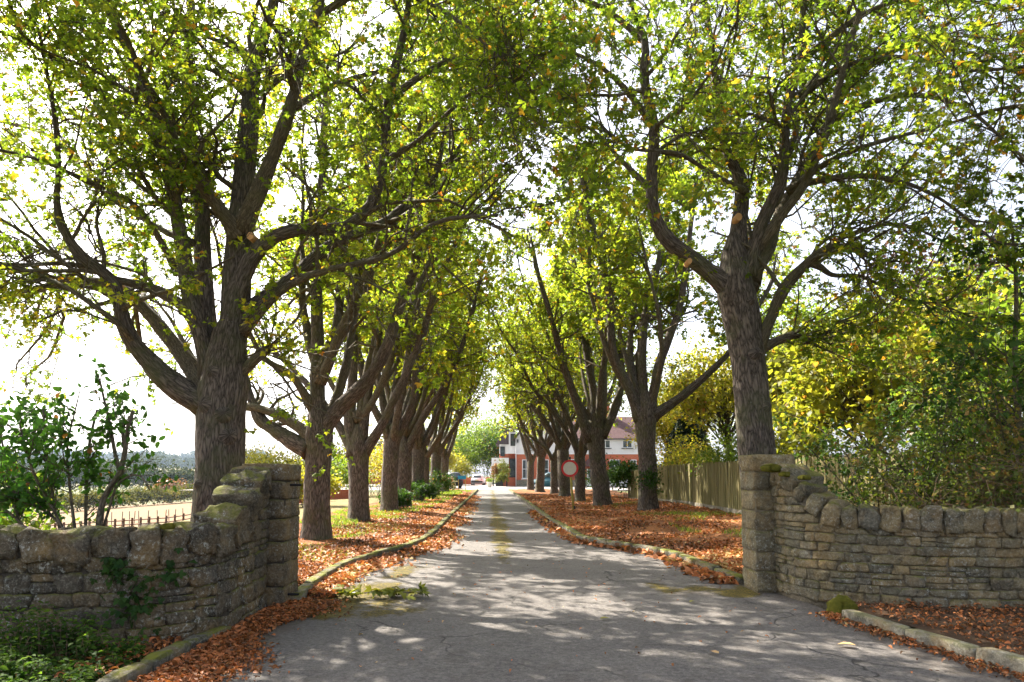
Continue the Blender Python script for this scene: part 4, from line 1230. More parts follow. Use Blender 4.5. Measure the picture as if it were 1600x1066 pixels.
# ------------------------------------------------------------------ bushes and background trees
def bush(name, loc, rad, nleaf, size, mat, label, cat='shrub', clumps=60, stems=40, stem_mat=None, seed=0, tint=.45, tvar=.2, hollow=.45, sig=.16, trunk=None, kind='ov', group=None, zbias=.2, stemr=.012, orange=0.0, flat=False):
    r = np.random.default_rng(seed)
    root = empty(name, tuple(loc))
    tag(root, label, cat, group)
    rad = np.asarray(rad, float)
    u = nrm(r.normal(size=(clumps, 3)))
    u[:, 2] = np.where(u[:, 2] < -zbias, -u[:, 2] * .6, u[:, 2])
    q = (hollow + (1 - hollow) * r.random((clumps, 1)) ** .6)
    lump = 1 + .28 * vnoise(u * 2.1 + seed * 3.1)[:, None]
    zc = trunk if trunk else rad[2] * .52
    C = u * rad * q * lump * np.array([1, 1, 1 if trunk else .62]) + np.array([0, 0, zc])
    C[:, 2] = np.maximum(C[:, 2], .05)
    w = np.repeat(np.arange(clumps), nleaf // clumps); m = len(w)
    sg = sig * rad.mean() * (0.6 + .8 * r.random(clumps))
    p = C[w] + r.normal(size=(m, 3)) * sg[w][:, None] * np.array([1, 1, .8])
    p[:, 2] = np.maximum(p[:, 2], .02)
    ax = nrm(r.normal(size=(m, 3)) + (p - np.array([0, 0, zc])) / rad.mean() * .8 + np.array([0, 0, -.2]))
    nm = nrm(np.array([0, 0, .9]) + r.normal(size=(m, 3)) * .7)
    sz = size * (.6 + .8 * r.random(m))
    tn = np.clip(tint + (r.normal(size=clumps) * tvar * .7)[w] + r.normal(size=m) * tvar * .6, 0, 1)
    if orange: tn = np.where(r.random(m) < orange, 1.0, np.minimum(tn, .9))
    if kind == 'ov':
        V, F4, F3 = place_ovate(p, ax, nm, sz)
        me = make_mesh('foliage', V, F4, F3, False, tint=np.r_[np.repeat(tn, 2), np.repeat(tn, 2)])
    else:
        V, F, nf = place_leaves(p, ax, nm, sz, kind)
        me = make_mesh('foliage', V, F, None, False, tint=np.repeat(tn, nf))
    o = obj('foliage', me, mat, root); o['kind'] = 'stuff'
    if stems:
        sel = r.permutation(clumps)[:stems]
        E = C[sel]; k = len(E)
        if trunk:
            tb = np.array([0, 0, trunk * .55])
            S = np.repeat(tb[None], k, 0) + np.c_[np.zeros((k, 2)), (r.random(k) * trunk * .5)]
            tube_obj('trunk', [(0, 0, 0), (.03 * trunk, 0, trunk * .5), (0, .03 * trunk, trunk * 1.1), (.02, .02, trunk + rad[2] * .55)], [stemr * 7, stemr * 5.5, stemr * 4, stemr], 10, M_BARK2, root, rough=.08, n=14)
        else:
            S = np.c_[r.normal(size=(k, 2)) * rad[:2] * .16, np.zeros(k)]
        tt = np.linspace(0, 1, 7)[None, :, None]
        mid = S * .4 + E * .6 + np.c_[r.normal(size=(k, 2)) * rad.mean() * .1, np.abs(r.normal(size=k)) * rad[2] * .12]
        Q = (1 - tt) ** 2 * S[:, None] + 2 * tt * (1 - tt) * mid[:, None] + tt ** 2 * E[:, None]
        Q[:, 1:-1] += r.normal(size=(k, 5, 3)) * .02 * rad.mean()
        R = stemr * (0.7 + .6 * r.random((k, 1))) * np.linspace(1, .35, 7)[None]
        V, F, UV = tubes(Q, R, 5)
        o = obj('stems', make_mesh('stems', V, F, None, True, uv=UV), stem_mat or M_TWIG, root); o['kind'] = 'stuff'
    return root

# big-leaved shrub behind the shaded wall, stems traced
def traced_shrub():
    r = np.random.default_rng(55)
    Y = 8.3
    base = np.array([P(150, 860, Y)[0], Y, 0.1])
    root = empty('shrub', tuple(base)); tag(root, 'big-leaved dark green shrub with bare cut stems above the shaded wall', 'shrub')
    S = [([(150, 900, 13), (155, 820, 12), (162, 778, 11), (188, 738, 10), (196, 700, 9), (200, 668, 8), (208, 642, 7)], -.2),
         ([(188, 740, 8), (180, 710, 7), (172, 665, 6), (164, 630, 5), (156, 595, 4)], .2),
         ([(196, 706, 6), (192, 680, 6), (195, 655, 5)], 0),
         ([(133, 900, 7), (134, 810, 6), (136, 740, 6), (140, 690, 5), (152, 640, 4)], .3),
         ([(160, 830, 5), (172, 790, 5), (185, 755, 4), (214, 741, 3), (226, 752, 3), (234, 766, 2)], -.3),
         ([(115, 860, 6), (85, 800, 5), (55, 745, 5), (40, 700, 4), (30, 660, 3)], -.5),
         ([(110, 860, 6), (90, 815, 5), (40, 780, 4), (5, 760, 4)], -.2),
         ([(100, 860, 5), (80, 760, 5), (70, 690, 4), (68, 640, 4)], .5),
         ([(60, 880, 6), (35, 820, 5), (0, 790, 4), (-40, 740, 4)], .3),
         ([(50, 880, 6), (20, 780, 5), (5, 700, 4), (-5, 640, 3)], .6),
         ([(120, 850, 6), (110, 770, 5), (105, 700, 4), (118, 640, 3), (125, 610, 2)], -.4),
         ([(-30, 880, 6), (-50, 780, 5), (-70, 690, 4)], .2)]
    LS = []
    for sp, dY in S:
        l = limb_px(sp, Y, dY, 12); LS.append(l)
        tube_obj('stem', l[0] - base, l[1], 8, M_BARK2, root, rough=.06)
    A = np.array([l[0] for l in LS]); B = np.array([l[1] for l in LS])
    k = np.array([7, 10, 4, 12, 4, 18, 18, 18, 18, 18, 16, 14])
    P1, R1 = spawn(A, B, k, .3, 1, .25, .65, .6, .8, 6, .03, .15, r, .004, .4, .008, .2, .15)
    P2, R2 = spawn(P1, R1, 3, .2, 1, .10, .3, .6, .8, 4, .0, .2, r, .003, .5, .006, .2)
    V, F, UV = merge([tubes(P1 - base, R1, 5), tubes(P2 - base, R2, 4)])
    o = obj('twigs', make_mesh('twigs', V, F, None, True, uv=UV), M_TWIG, root); o['kind'] = 'stuff'
    Q = np.concatenate([P1[:, ::5][:, :2], P2[:, ::3][:, :2]])
    Q = np.concatenate([P2, P1[:, [0, 2, 4, 5]]])
    idx = np.repeat(np.arange(len(Q)), 4); m = len(idx)
    t = r.random(m) * 2.99; i = np.minimum(t.astype(int), 2); w = (t - i)[:, None]
    p = Q[idx, i] * (1 - w) + Q[idx, i + 1] * w
    ax = nrm(r.normal(size=(m, 3)) + np.array([0, 0, -.35])); p = p + ax * .03
    nm = nrm(np.array([0, -.3, .7]) + r.normal(size=(m, 3)) * .7)
    tn = np.clip(.5 + r.normal(size=m) * .22, 0, .92); tn = np.where(r.random(m) < .012, 1, tn)
    V, F4, F3 = place_ovate(p, ax, nm, .065 + .05 * r.random(m))
    o = obj('foliage', make_mesh('foliage', V - base, F4, F3, False, tint=np.r_[np.repeat(tn, 2), np.repeat(tn, 2)]), M_LEAF_S, root); o['kind'] = 'stuff'
traced_shrub()
bush('shrub', (-7.9, 9.8, -.1), (1.5, 1.0, 1.6), 2600, .10, M_LEAF_G, 'dense lighter green bush low behind the big-leaved shrub', seed=3, clumps=50, tint=.5)

# thicket above the pale wall
def cane_shrub(name, loc, spread, ncane, length, out_, leaf, mat, label, seed, cat='shrub', tint=.5, tvar=.25, k1=9, k2=3, per=5, cr=.010, droop=-.05, dead=0.0, kind='single', lean=(0, 0), smat=None, ok=lambda x, y, z: (x > 4.9) & ((z > 1.4) | (y > 8.8))):
    r = np.random.default_rng(seed)
    loc = np.asarray(loc, float); root = empty(name, tuple(loc)); tag(root, label, cat)
    b = np.c_[np.clip(r.normal(size=ncane), -1.5, 1.5) * spread[0], np.clip(r.normal(size=ncane), -1.5, 1.5) * spread[1], np.zeros(ncane)]
    d = nrm(np.c_[r.normal(size=(ncane, 2)) * out_ + b[:, :2] * .35 + np.array(lean), np.ones(ncane)])
    ln = length * (.55 + .6 * r.random(ncane)); n = 12
    Q = np.empty((ncane, n, 3)); Q[:, 0] = b; p = b.copy()
    for q in range(1, n):
        d = nrm(d + r.normal(size=(ncane, 3)) * .10 + np.array([0, 0, droop * (q / n) * 2.2]))
        p = p + d * (ln / (n - 1))[:, None]; Q[:, q] = p
    Q[:, :, 2] = np.maximum(Q[:, :, 2], .05)
    if ok is not None:
        kq = np.array([ok(*(Q[i] + loc).T).all() for i in range(ncane)]); Q = Q[kq]; ncane = len(Q)
    R = cr * (.6 + .8 * r.random((ncane, 1))) * np.linspace(1, .3, n)[None]
    P1, R1 = spawn(Q, R, k1, .2, 1, .25, .9, .6, .8, 7, -.01, .18, r, .0035, .4, .008, .35, .1)
    P2, R2 = spawn(P1, R1, k2, .2, 1, .12, .38, .7, .8, 4, -.02, .2, r, .0025, .5, .004, .2)
    V, F, UV = merge([tubes(Q, R, 5), tubes(P1[:, [0, 2, 4, 6]], R1[:, [0, 2, 4, 6]], 3)])
    o = obj('canes', make_mesh('canes', V, F, None, True, uv=UV), smat or M_BARK2, root); o['kind'] = 'stuff'
    if ok is not None:
        kq = ok(*(P2[:, -1] + loc).T); P2 = P2[kq]; R2 = R2[kq]
    V, F, UV = tubes(P2[:, [0, 3]], R2[:, [0, 3]], 3)
    o = obj('twigs', make_mesh('twigs', V, F, None, True), M_DEADSTEM if dead else M_TWIG, root); o['kind'] = 'stuff'
    W = P2[r.random(len(P2)) > dead]
    V, F, tn = twig_leaves(W, per, r, leaf, kind, tint, tvar, .04, .1, .03, -.25)
    o = obj('foliage', make_mesh('foliage', V, F, None, False, tint=tn), mat, root); o['kind'] = 'stuff'
    return root
cane_shrub('bramble', (6.5, 9.05, .6), (1.4, .22), 210, 1.45, .70, .060, M_LEAF_B, 'tangled bramble thicket with brown dead stems over the pale wall', 8, 'bramble', .5, .35, 9, 3, 5, .007, -.09, .35, smat=M_DEADSTEM, lean=(0, -.10), ok=lambda x, y, z: ((y > 8.75) | (z > 1.14)) & (y > 7.9) & (x > 4.9))
cane_shrub('bramble', (8.3, 9.05, .6), (1.0, .22), 110, 1.5, .70, .060, M_LEAF_B, 'second bramble thicket, browner, towards the picture edge above the pale wall', 18, 'bramble', .62, .35, 9, 3, 5, .007, -.09, .45, smat=M_DEADSTEM, lean=(0, -.10), ok=lambda x, y, z: ((y > 8.75) | (z > 1.14)) & (y > 7.9) & (x > 4.9))
cane_shrub('shrub', (6.0, 9.8, .2), (.30, .25), 34, 2.35, .24, .055, M_LEAF_G, 'feathery green bush leaning out over the ramp of the pale wall', 9, tint=.6, k1=12, lean=(-.10, -.05), cr=.009, ok=lambda x, y, z: (x > 5.1) & ((z > 1.5) | (y > 9.2)) & (y > 8.4))
cane_shrub('shrub', (8.8, 10.8, .2), (.9, .5), 40, 3.7, .30, .085, M_LEAF_B, 'tall reddish brown and green shrub rising above the bramble thicket', 10, tint=.6, tvar=.35, k1=14, k2=4, cr=.018)
cane_shrub('shrub', (6.7, 11.2, .2), (.7, .5), 34, 4.6, .32, .085, M_LEAF_D, 'dark glossy-leaved shrub in the middle of the thicket', 12, tint=.75, k1=14, k2=4, cr=.017)
cane_shrub('shrub', (7.8, 12.8, .2), (1.4, .6), 50, 3.6, .30, .08, M_LEAF_G, 'mid green shrub filling the gap behind the dark glossy one', 14, tint=.5, k1=14, k2=4, cr=.015, ok=lambda x, y, z: x > 6.9)
cane_shrub('shrub', (10.8, 11.0, .2), (.9, .7), 44, 4.0, .28, .09, M_LEAF_G, 'tall leafy shrub closing the view at the picture edge', 15, tint=.4, k1=14, k2=4, cr=.018)
def sapling():
    r = np.random.default_rng(77)
    base = np.array([7.25, 9.7, .1])
    root = empty('young_tree', tuple(base)); tag(root, 'young tree with large glossy leaves on drooping shoots by the picture edge', 'tree')
    tp = np.array([(7.25, 9.7, .1), (7.28, 9.7, 1.6), (7.24, 9.75, 3.0), (7.30, 9.7, 4.4), (7.2, 9.6, 5.4)])
    tube_obj('trunk', tp - base, [.055, .045, .038, .028, .012], 10, M_BARK2, root, rough=.06, n=20)
    A = resample(tp, 16)[None]; B = np.linspace(.05, .014, 16)[None]
    P1, R1 = spawn(A, B, 30, .35, 1, .9, 2.0, .4, 1.1, 8, -.03, .12, r, .006, .3, .014, .45, .2)
    P2, R2 = spawn(P1, R1, 5, .2, 1, .2, .5, .6, .7, 4, -.02, .15, r, .003, .5, .006, .2)
    V, F, UV = merge([tubes(P1 - base, R1, 5), tubes(P2 - base, R2, 4)])
    o = obj('branches', make_mesh('branches', V, F, None, True, uv=UV), M_TWIG, root); o['kind'] = 'stuff'
    V, F, tn = twig_leaves(P2, 6, r, .11, 'single', .6, .2, .05, .1, .02, -.4)
    o = obj('crown', make_mesh('crown', V - base, F, None, False, tint=tn), M_LEAF_D, root); o['kind'] = 'stuff'
sapling()

# trees behind the board fence
BG = [  # x, y, radius xyz, trunk height, mat, tint, label
    (9.8, 18.5, (2.3, 2.3, 3.0), 3.0, M_LEAF_Y, .45, 'yellow green tree just behind the fence beside the pale pillar tree'),
    (12.5, 20.5, (2.8, 2.6, 3.6), 3.6, M_LEAF_Y, .55, 'fuller yellowing tree behind the fence above the bramble thicket'),
    (11.2, 25.0, (2.6, 2.6, 3.4), 4.2, M_LEAF_Y, .35, 'greener tree behind the middle of the board fence'),
    (14.0, 16.5, (3.0, 2.4, 3.4), 3.4, M_LEAF_G, .55, 'bushy green tree behind the thicket'),
    (15.6, 23.5, (3.4, 3.0, 4.6), 5.4, M_LEAF_P, .5, 'purple leaved tree showing above the yellowing trees'),
    (19.0, 19.0, (3.2, 3.0, 4.2), 5.2, M_LEAF_Y, .3, 'tall tree behind the young glossy-leaved tree'),
    (10.4, 33.0, (2.6, 2.6, 3.6), 4.4, M_LEAF_Y, .6, 'pale yellow tree behind the far half of the board fence'),
    (14.5, 33.0, (3.6, 3.4, 5.0), 6.5, M_LEAF_G, .4, 'tall green tree far behind the board fence'),
    (12.5, 45.0, (3.6, 3.6, 5.0), 6.0, M_LEAF_Y, .5, 'yellow green tree beside the far end of the house'),
    (20.0, 29.0, (4.0, 3.6, 5.5), 6.8, M_LEAF_G, .35, 'broad dark green tree at the back behind the purple one'),
]
BG += [
    (11.8, 50.0, (2.4, 2.6, 4.0), 4.0, M_LEAF_Y, .7, 'pale yellow tree just left of the dark conifer'),
    (14.0, 54.0, (3.6, 3.4, 5.5), 5.5, M_LEAF_G, .6, 'light green tree directly behind the dark conifer'),
    (17.5, 44.0, (3.8, 3.4, 5.5), 5.5, M_LEAF_Y, .4, 'olive tree behind the trunk of the tree with the stubby branch'),
]
for k, (x, y, rad, th, m, ti, lab) in enumerate(BG):
    bush('tree', (x, y, terrain_z(x, y)), rad, 6500, .18, m, lab, 'tree', clumps=120, stems=70, seed=200 + k, tint=ti, tvar=.22, trunk=th, kind='single', stemr=.028, sig=.13, hollow=.35, orange=.02)
def conifer(x, y, h, w, label, seed):
    r = np.random.default_rng(seed)
    root = empty('conifer_tree', (x, y, 0)); tag(root, label, 'tree')
    tube_obj('trunk', [(0, 0, 0), (0, 0, h * .5), (0, 0, h)], [.16, .1, .02], 10, M_BARK2, root, n=8)
    n = 9000
    z = h * (.06 + .94 * r.random(n) ** 1.2); a = r.random(n) * 6.283
    rr = w * (1 - z / h) ** .8 * (.35 + .65 * r.random(n) ** .5) * (1 + .2 * np.sin(a * 5 + z * 3))
    p = np.c_[rr * np.cos(a), rr * np.sin(a), z - rr * .25]
    ax = nrm(np.c_[np.cos(a), np.sin(a), -.4 + .5 * r.normal(size=n)])
    V, F, nf = place_leaves(p, ax, nrm(np.array([0, 0, 1.]) + .4 * r.normal(size=(n, 3))), .26 * (.6 + .6 * r.random(n)), 'palm3')
    o = obj('crown', make_mesh('crown', V, F, None, False, tint=np.repeat(r.random(n), nf)), M_LEAF_C, root); o['kind'] = 'stuff'
conifer(10.6, 41.0, 6.0, 2.3, 'dark conifer behind the far end of the board fence', 4)

# low bushes on the field side verge, and the shrubs beyond
for k, (px, py, rx, rz_, m, lab) in enumerate([
        (685, 777, 1.1, 1.5, M_LEAF_D, 'rounded dark bush on the verge beside the dark car'),
        (660, 787, .9, 1.0, M_LEAF_D, 'small dark bush at the foot of the slender tree'),
        (620, 800, .7, .75, M_LEAF_D, 'low ivy clump between two trunks, field side')]):
    b = G(px, py)
    bush('bush', (b[0], b[1], .05), (rx, rx, rz_), 2200, .12, m, lab, 'bush', clumps=40, stems=12, seed=300 + k, kind='single', tint=.6)
for k, (px, Y, rx, h, m, ti, lab) in enumerate([
        (432, 40, 2.0, 4.0, M_LEAF_H, .4, 'light green bush seen over the dark gate pillar'),
        (478, 34, 1.4, 2.2, M_LEAF_Y, .5, 'yellowing shrub between the dark pillar and the first trunk inside'),
        (525, 48, 2.2, 3.4, M_LEAF_G, .45, 'green shrub behind the gap left of the upright pale tree'),
        (586, 52, 2.2, 4.4, M_LEAF_Y, .7, 'pale yellow shrub right of the upright pale tree'),
        (640, 62, 2.6, 5.5, M_LEAF_G, .6, 'tall green shrub behind the knobbly trunk'),
        (400, 75, 4.5, 8.5, M_LEAF_H, .5, 'large bright green tree left of the first tree inside the gate'),
        (520, 90, 5.0, 9.5, M_LEAF_H, .4, 'broad yellow green tree at the far end of the lawn'),
        (600, 95, 5.0, 10.0, M_LEAF_H, .2, 'tall leafy tree beyond the far end of the tree row')]):
    x = (px - 800) / FPX * Y
    bush('shrub' if h < 6 else 'tree', (x, Y, float(terrain_z(x, Y))), (rx, rx, h * .8), 5000, .14 if h < 6 else .26, m, lab, 'shrub' if h < 6 else 'tree', clumps=70, stems=25, seed=320 + k, kind='single', tint=ti)
for k, (px, Y, rx, h, m, ti, lab) in enumerate([
        (700, 118, 7, 9, M_LEAF_G, .5, 'rounded green tree behind the dark car'),
        (735, 125, 6, 13, M_LEAF_G, .55, 'tall light green tree behind the white car'),
        (762, 122, 5, 10, M_LEAF_D, .7, 'dark green tree between the white car and the house'),
        (775, 140, 6, 16, M_LEAF_G, .4, 'tall tree rising behind the porch'),
        (672, 100, 4, 7, M_LEAF_Y, .6, 'yellow green bush behind the pale car'),
        (722, 104, 1.4, 4.4, M_CLIP, .8, 'bright yellow bush above the blue sign')]):
    x = (px - 800) / FPX * Y
    bush('tree', (x, Y, -.1), (rx, rx * .8, h * .85), 8000 if rx > 2 else 2500, .30 if rx > 2 else .2, m, lab, 'tree', clumps=110, stems=14, seed=340 + k, kind='single', tint=ti, stemr=.04)

# ------------------------------------------------------------------ far valley: hedge, trees, woods
def at_px(px, Y):
    x = (px - 800) / FPX * Y
    return x, Y, float(terrain_z(x, Y))
for k in range(11):
    px = 60 + k * 25; Y = 118 + 4.5 * k
    x, y, z = at_px(px, Y)
    bush('hedge_bush', (x, y, z), (4.2, 2.6, 3.0 + .5 * math.sin(k * 2.1)), 1500, .45, M_LEAF_H,
         'yellow green bush in the hedgerow at the far edge of the stubble field', 'bush', clumps=40, stems=0, seed=400 + k, kind='single', tint=.45 + .1 * math.sin(k), group='hedgerow along the stubble field')
x, y, z = at_px(265, 185)
bush('tree', (x, y, z), (4.0, 4, 5.4), 2600, .55, M_LEAF_O, 'rust orange tree in the hedgerow beyond the stubble field', 'tree', clumps=60, stems=10, seed=431, kind='single', tint=.5)
for k, (px, Y, rx, h) in enumerate([(205, 300, 12, 14), (232, 290, 11, 15), (180, 310, 12, 13), (292, 235, 6, 10), (150, 280, 12, 14), (110, 280, 13, 15), (60, 270, 12, 14), (20, 260, 12, 15)]):
    x, y, z = at_px(px, Y)
    bush('tree', (x, y, z), (rx, rx, h), 1800, 1.0, M_LEAF_F, ['grey green willow-like tree left of the rust orange tree', 'taller grey green tree directly behind the hedgerow', 'grey green tree furthest from the orange one but still clear of the shrub', 'green tree against the big trunk, right of the orange tree', 'valley tree seen through the big-leaved shrub, first from its bare stems', 'valley tree seen through the big-leaved shrub, second from its bare stems', 'valley tree seen through the big-leaved shrub, third from its bare stems', 'valley tree seen through the big-leaved shrub by the picture edge'][k], 'tree', clumps=50, stems=0, seed=440 + k, kind='single', tint=.6)
def woods(name, Y, px0, px1, h, n, seed, label, depth):
    r = np.random.default_rng(seed)
    px = px0 + (px1 - px0) * r.random(n); yy = Y + depth * r.random(n)
    x = (px - 800) / FPX * yy; z = terrain_z(x, yy)
    ps, sz, tn = [], [], []
    hh = h * (.6 + .6 * r.random(n)) * (1 + .3 * vnoise(np.c_[px * .05, px * 0, px * 0], seed))
    for a, b, c, H in zip(x, yy, z, hh):
        m = 60
        u = nrm(r.normal(size=(m, 3)))
        ps.append(np.array([a, b, c + H * .5]) + u * np.array([H * .6, H * .5, H * .5]) * (.5 + .5 * r.random((m, 1))))
        sz.append(H * .22 * (.6 + .8 * r.random(m))); tn.append(np.full(m, r.random()))
    p = np.vstack(ps); m = len(p)
    V, F, nf = place_leaves(p, nrm(r.normal(size=(m, 3))), nrm(r.normal(size=(m, 3)) + np.array([0, 0, 1.])), np.concatenate(sz) * 1.3, 'single')
    o = obj(name, make_mesh(name, V, F, None, False, tint=np.repeat(np.concatenate(tn), nf)), M_LEAF_F)
    tag(o, label, 'woodland', kind='stuff')
woods('woodland', 1500, -60, 420, 20, 260, 1, 'blue hazy wood along the top of the far hill', 120)
woods('woodland', 900, 205, 420, 16, 120, 2, 'hazy wood on the slope below the far hilltop', 140)
woods('woodland', 700, -60, 190, 14, 90, 3, 'hazy trees on the valley side seen through the shrub', 200)

# post and rail fence in the field
def rail_fence():
    root = empty('field_fence', tuple(at_px(240, 60))); tag(root, 'brown post and rail fence crossing the stubble field', 'fence')
    b = np.array(root.location)
    pts = []
    for k in range(32):
        px = 40 + k * 13.2; Y = 56 + .35 * k
        pts.append(np.array(at_px(px, Y)))
    me = MB().box((0, 0, .45), (.15, .13, 1.15)).build('post', M_RAIL, root, .01).data
    first = root.children[0]
    for k, p in enumerate(pts):
        o = first if k == 0 else obj('post', me, None, root)
        o.location = p - b
    for k in range(len(pts) - 1):
        for zz in (.45, .82):
            a, c = pts[k] - b, pts[k + 1] - b
            d = c - a
            V, F, UV = tubes(np.array([[a + (0, 0, zz), c + (0, 0, zz)]]), np.array([[.055, .055]]), 4)
            obj('rail', make_mesh('rail', V, F), M_RAIL, root)
    for k in range(14):
        px = 160 + k * 11 + 4 * math.sin(k * 5); Y = 64
        x, y, z = at_px(px, Y)
        o = MB().box((0, 0, .75), (.05, .05, 1.5)).build('fence_stake', M_STEEL)
        o.location = (x, y, z); o.rotation_euler = (0, .06 * math.sin(k * 3), 0)
        tag(o, 'thin dark stake standing just beyond the post and rail fence', 'stake', 'thin stakes beyond the field fence')
rail_fence()

# ------------------------------------------------------------------ board fence
def board_fence():
    line = [(7.35, 12.5), (7.55, 16), (7.72, 23.5), (7.75, 33), (7.2, 42.5)]
    at, tan, Ls = line_tools(line)
    p0 = at(0)
    root = empty('board_fence', (p0[0], p0[1], 0)); tag(root, 'greenish close-boarded timber fence behind the leafy verge', 'fence')
    r = np.random.default_rng(13)
    bw = Ls / 270
    meshes = []
    for k in range(5):
        me = MB().box((0, 0, .9), (bw * 1.04, .02, 1.72)).build('board', M_FENCE)
        meshes.append(me.data); bpy.data.objects.remove(me)
    for k in range(270):
        s = (k + .5) * bw
        c = at(s); t = tan(s); z = float(terrain_z(c[0], c[1]))
        o = obj('board', meshes[k % 5], None, root)
        o.location = (c[0] - p0[0], c[1] - p0[1] , z + .10 + .025 * r.normal())
        off = .012 if k % 2 else -.006
        o.location.x += -t[1] * off; o.location.y += t[0] * off
        o.rotation_euler = (.012 * r.normal(), .008 * r.normal(), math.atan2(t[1], t[0]))
    s = .2
    while s < Ls:
        u = min(2.6, Ls - s); 
        if u < .3: break
        c = at(s + u / 2); t = tan(s + u / 2); z = float(terrain_z(c[0], c[1]))
        o = MB().box((0, 0, 0), (u - .02, .05, .24)).build('gravel_board', M_KERB2, root)
        o.location = (c[0] - p0[0] - .03 * abs(t[1]), c[1] - p0[1], z + .10)
        o.rotation_euler = (0, 0, math.atan2(t[1], t[0]))
        s += u
board_fence()
for k, (x, y, rx, h, m, ti, lab) in enumerate([
        (9.3, 22.0, 1.3, 2.6, M_LEAF_Y, .3, 'leafy shrub showing just over the near end of the board fence'),
        (9.4, 28.5, 1.5, 2.9, M_LEAF_G, .6, 'shrub showing over the middle of the board fence'),
        (9.2, 36.5, 1.6, 3.2, M_LEAF_Y, .6, 'straggly yellow shrub showing over the far half of the board fence')]):
    bush('shrub', (x, y, .2), (rx, rx, h), 3200, .13, m, lab, 'shrub', clumps=60, stems=30, seed=370 + k, kind='single', tint=ti)
b = G(1000, 787)
bush('ivy_clump', (6.9, 42.0, .1), (.9, .9, 2.4), 2600, .13, M_LEAF_D, 'dark ivy covered stump at the far end of the board fence', 'ivy', clumps=50, stems=10, seed=71, kind='single', tint=.6)
bush('bush', (7.0, 45.0, .1), (2.2, 1.2, 2.0), 2600, .14, M_LEAF_D, 'dark bushes in front of the house beyond the leaning tree', 'bush', clumps=50, stems=0, seed=72, kind='single', tint=.45)

# ------------------------------------------------------------------ house
def window(parent, x, z, w, h, y, mat_frame, bars=(1, 1), sill=True, depth=.12):
    f = MB()
    t = .09
    f.span((x - w / 2, y - depth, z), (x - w / 2 + t, y + .02, z + h)).span((x + w / 2 - t, y - depth, z), (x + w / 2, y + .02, z + h))
    f.span((x - w / 2 + t, y - depth, z), (x + w / 2 - t, y + .02, z + t)).span((x - w / 2 + t, y - depth, z + h - t), (x + w / 2 - t, y + .02, z + h))
    wdw = f.build('window', mat_frame, parent)
    MB().span((x - w / 2 + t, y - .03, z + t), (x + w / 2 - t, y - .015, z + h - t)).build('pane', M_GLASS, wdw)
    for i in range(bars[0]):
        xx = x - w / 2 + w * (i + 1) / (bars[0] + 1)
        MB().span((xx - .035, y - .075, z + t), (xx + .035, y - .035, z + h - t)).build('glazing_bar', mat_frame, wdw)
    for i in range(bars[1]):
        zz = z + h * (i + 1) / (bars[1] + 1)
        MB().span((x - w / 2 + t, y - .09, zz - .035), (x + w / 2 - t, y - .078, zz + .035)).build('glazing_bar', mat_frame, wdw)
    if sill:
        MB().span((x - w / 2 - .12, y - .22, z - .1), (x + w / 2 + .12, y - .002, z - .003)).build('sill', M_BLACK if z > 4 else mat_frame, wdw)
    return wdw
